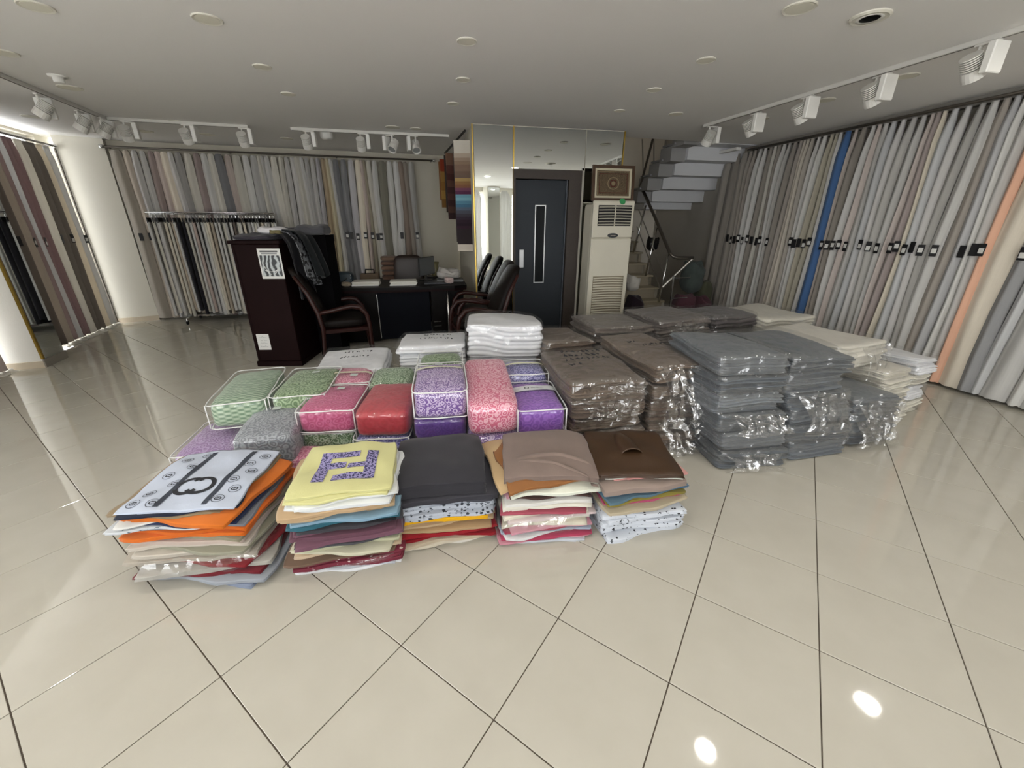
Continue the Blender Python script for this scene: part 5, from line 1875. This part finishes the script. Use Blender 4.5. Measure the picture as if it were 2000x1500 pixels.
def swatch_board(label, loc, rz, w, z0, z1, cols, top, bottom, edge='#2a1d18'):
    t = thing('swatch_board', label, 'swatch board', loc, rz)
    MB().cbox(-w / 2 - .015, w / 2 + .012, .01, .035, z0 + .12, z1 - .03, .003).build('backing', plain('swatch_back_%s' % edge.strip('#'), edge, .6), t)
    if top:
        MB().cbox(-w / 2, w / 2, -.006, .012, z1 - .16, z1, .003).build('top_sheet', fabric(top), t)
    n = len(cols)
    za, zb = z1 - .15, z0 + (.30 if bottom else .05)
    for k, c in enumerate(cols):
        zt = za - (za - zb) * k / n
        mb = MB().box(-w / 2, w / 2, -.004 - .0012 * (n - k) * .3, .012, zt - (za - zb) / n * 1.25, zt)
        mb.build('swatch', fabric(mute(c)), t)
    if bottom:
        MB().box(-w / 2, w / 2, -.004, .010, z0 + .09, z0 + .32).build('swatch', fabric(bottom[0]), t)
        MB().box(-w / 2, w / 2, -.002, .008, z0, z0 + .12).build('swatch', fabric(bottom[1]), t)
    return t


swatch_board('tall board of overlapping colour swatches from beige to blue and plum', (-.66, 6.0, 0), R(-4), .22, 1.16, 2.52, SWC, '#d2ccc0', ('#332c2e', '#cfc6b8'))
swatch_board('red brown swatch board half hidden behind the colour swatches', (-.84, 6.35, 0), R(40), .20, 1.55, 2.42, ['#6b3a30', '#5c2e28', '#714636', '#54302b', '#633a33', '#4b2c2b', '#5f3d34', '#43292a'], '#7d5f4e', None)
swatch_board('gold framed fabric panel behind the swatch boards', (-.98, 6.62, 0), R(25), .16, 1.72, 2.38, ['#a8742a', '#9c6722', '#b5832f', '#8f5f22'], '#8b3a24', None, '#7a4b1d')
o = MB().tube([(-.60, 5.86, 2.60), (-1.06, 7.2, 2.54)], .014, 8).build('swatch_pole', BLACK)
tag(o, 'dark pole carrying the swatch boards', 'pole')

# ---- floor-standing air conditioner
ACW = plain('aged_cream_plastic', '#d4cfbe', .42, var=.05, vscale=3)
ac = thing('air_conditioner', 'tall cream floor-standing air conditioner with grilles', 'air conditioner', (1.02, 5.55, 0), R(11.7))


def fac(x, y, z):
    return x, y, z
V, F = soft_box(.56, .30, 1.78, 10, 8, 20, 22)
link('cabinet_body', mesh('cabinet_body', V, F, ACW), ac, (.28, .19, 0))
MB().cbox(.0, .56, .0, .06, .0, 1.0 - .0 + .35, .012).build('front_panel', ACW, ac)
MB().cbox(.0, .56, .0, .06, 1.355, 1.80, .012).build('upper_fascia', ACW, ac)
gr = MB().box(.065, .52, -.004, .0, 1.50, 1.745).build('outlet_grille', plain('grille_black', '#141414', .7), ac)
for k in range(7):
    z = 1.515 + k * .034
    for (a, b_) in ((.07, .287), (.297, .515)):
        MB().tube([(a + (b_ - a) * i / 8, -.014, z + .006 * math.sin(PI * (a + (b_ - a) * i / 8) / .58)) for i in range(9)], .0075, 5).build('louvre', plain('louvre_grey', '#b0ab9d', .5), gr)
MB().box(.287, .297, -.018, -.004, 1.50, 1.745).build('mullion', ACW, gr)
e = MB().lathe([(.001, 0), (.075, .0), (.07, .008), (.001, .010)], 24, (0, -1, 0), (0, 0, 0)).build('badge', plain('badge_dark', '#2d3236', .3), ac, (.29, .001, 1.385))
e.scale = (1, 1, .38)
b2 = MB().box(-.035, .035, -.0125, -.011, -.009, .009).build('badge_plate', CHROME, e)
lg = MB().box(.06, .50, -.003, 0, .36, .87).build('intake_grille', plain('intake_dark', '#8c836d', .7), ac)
for k in range(15):
    z = .375 + k * .0335
    MB().tube([(.065 + .43 * i / 8, -.010, z + .006 * math.sin(PI * i / 8)) for i in range(9)], .011, 5).build('slat', ACW, lg, smooth=True)
MB().lathe([(.002, 0), (.04, .002), (.04, .005), (.002, .006)], 16, (0, -1, .5), (0, 0, 0)).build('green_sticker', plain('green_sticker', '#3f9a5d', .5), ac, (.38, .0, 1.79))

# ---- framed woven picture on the air conditioner
pic = thing('framed_rug', 'framed brown woven rug picture leaning on the air conditioner', 'picture', (1.30, 5.80, 1.801), R(11.7))
pic.rotation_euler = (R(-6), 0, R(11.7))
FW, FH = .58, .42
WFR = plain('picture_frame_wood', '#4a3424', .4, var=.3, vscale=30)
MB().box(-FW / 2, FW / 2, -.02, .015, 0, .035).build('frame_side', WFR, pic)
MB().box(-FW / 2, FW / 2, -.02, .015, FH - .035, FH).build('frame_side', WFR, pic)
MB().box(-FW / 2, -FW / 2 + .035, -.02, .015, .035, FH - .035).build('frame_side', WFR, pic)
MB().box(FW / 2 - .035, FW / 2, -.02, .015, .035, FH - .035).build('frame_side', WFR, pic)
MB().box(-FW / 2 + .035, FW / 2 - .035, -.005, .01, .035, FH - .035).build('mount', plain('cream_mount', '#c7bfa6', .8), pic)
pp = MB().box(-FW / 2 + .065, FW / 2 - .065, -.009, -.005, .062, FH - .062).build('woven_panel', damask('#3a3026', '#7c6a50', 90, .9, rough=.9, sheen=0), pic)
RUGL = fabric('#8c7b60')
RUGR = fabric('#5b2f28')
for (rr, th, c) in ((.075, .012, RUGL), (.045, .012, RUGR), (.022, .02, RUGL)):
    Vr, Fr = [], []
    for k in range(25):
        a = 2 * PI * k / 24
        for r in (rr, rr - th):
            Vr.append((r * 1.1 * math.cos(a), -.0105, FH / 2 + r * math.sin(a)))
    Fr = [(2 * k, 2 * k + 1, 2 * k + 3, 2 * k + 2) for k in range(24)]
    link('medallion', mesh('medallion', Vr, Fr, c), pp)
for k, i_ in enumerate((.0, .025)):
    a, b_, c_, d_ = -FW / 2 + .072 + i_, FW / 2 - .072 - i_, .07 + i_, FH - .07 - i_
    mb = MB().box(a, b_, -.0105, -.009, c_, c_ + .007).box(a, b_, -.0105, -.009, d_ - .007, d_).box(a, a + .007, -.0105, -.009, c_ + .007, d_ - .007).box(b_ - .007, b_, -.0105, -.009, c_ + .007, d_ - .007)
    mb.build('border_line', RUGL if k == 0 else RUGR, pp)

# ---- things around the stairs
cloth_pile('black_bag', 'black plastic bag tied to the stair railing', 'bag', (2.36, 7.22, 1.10), R(20), .20, .16, .22, '#0f0f11', 21, n=2.6, amp=.09, mat=plain('bin_bag', '#101012', .3, bump=.5, bscale=30))
cloth_pile('grey_bag', 'grey green soft bag heaped under the stairs', 'bag', (3.08, 7.12, .42), R(20), .34, .34, .52, '#4b5350', 22, n=2.8, amp=.06)
cloth_pile('mauve_bundle', 'mauve bundle under the stairs beside the railing', 'fabric bundle', (2.95, 6.98, 0), R(15), .36, .34, .42, '#5d3d47', 23, n=3, amp=.05)
cloth_pile('purple_bundle', 'purple bundle under the stairs near the curtain end', 'fabric bundle', (3.22, 6.92, 0), R(10), .28, .34, .40, '#54363f', 24, n=3, amp=.05)
cloth_pile('olive_bundle', 'olive bundle leaning behind the curtain end', 'fabric bundle', (3.34, 7.18, 0), R(10), .24, .3, .62, '#4f5040', 25, n=3, amp=.05)
cloth_pile('white_bag', 'white bag standing at the stair foot beside the air conditioner', 'bag', (1.92, 6.62, .52), R(10), .22, .24, .26, '#bab7b0', 26, n=2.6, amp=.06)
cloth_pile('dark_bag', 'dark plum bag at the stair foot beside the air conditioner', 'bag', (1.90, 6.32, 0), R(10), .26, .26, .52, '#2b2029', 27, n=2.8, amp=.05)
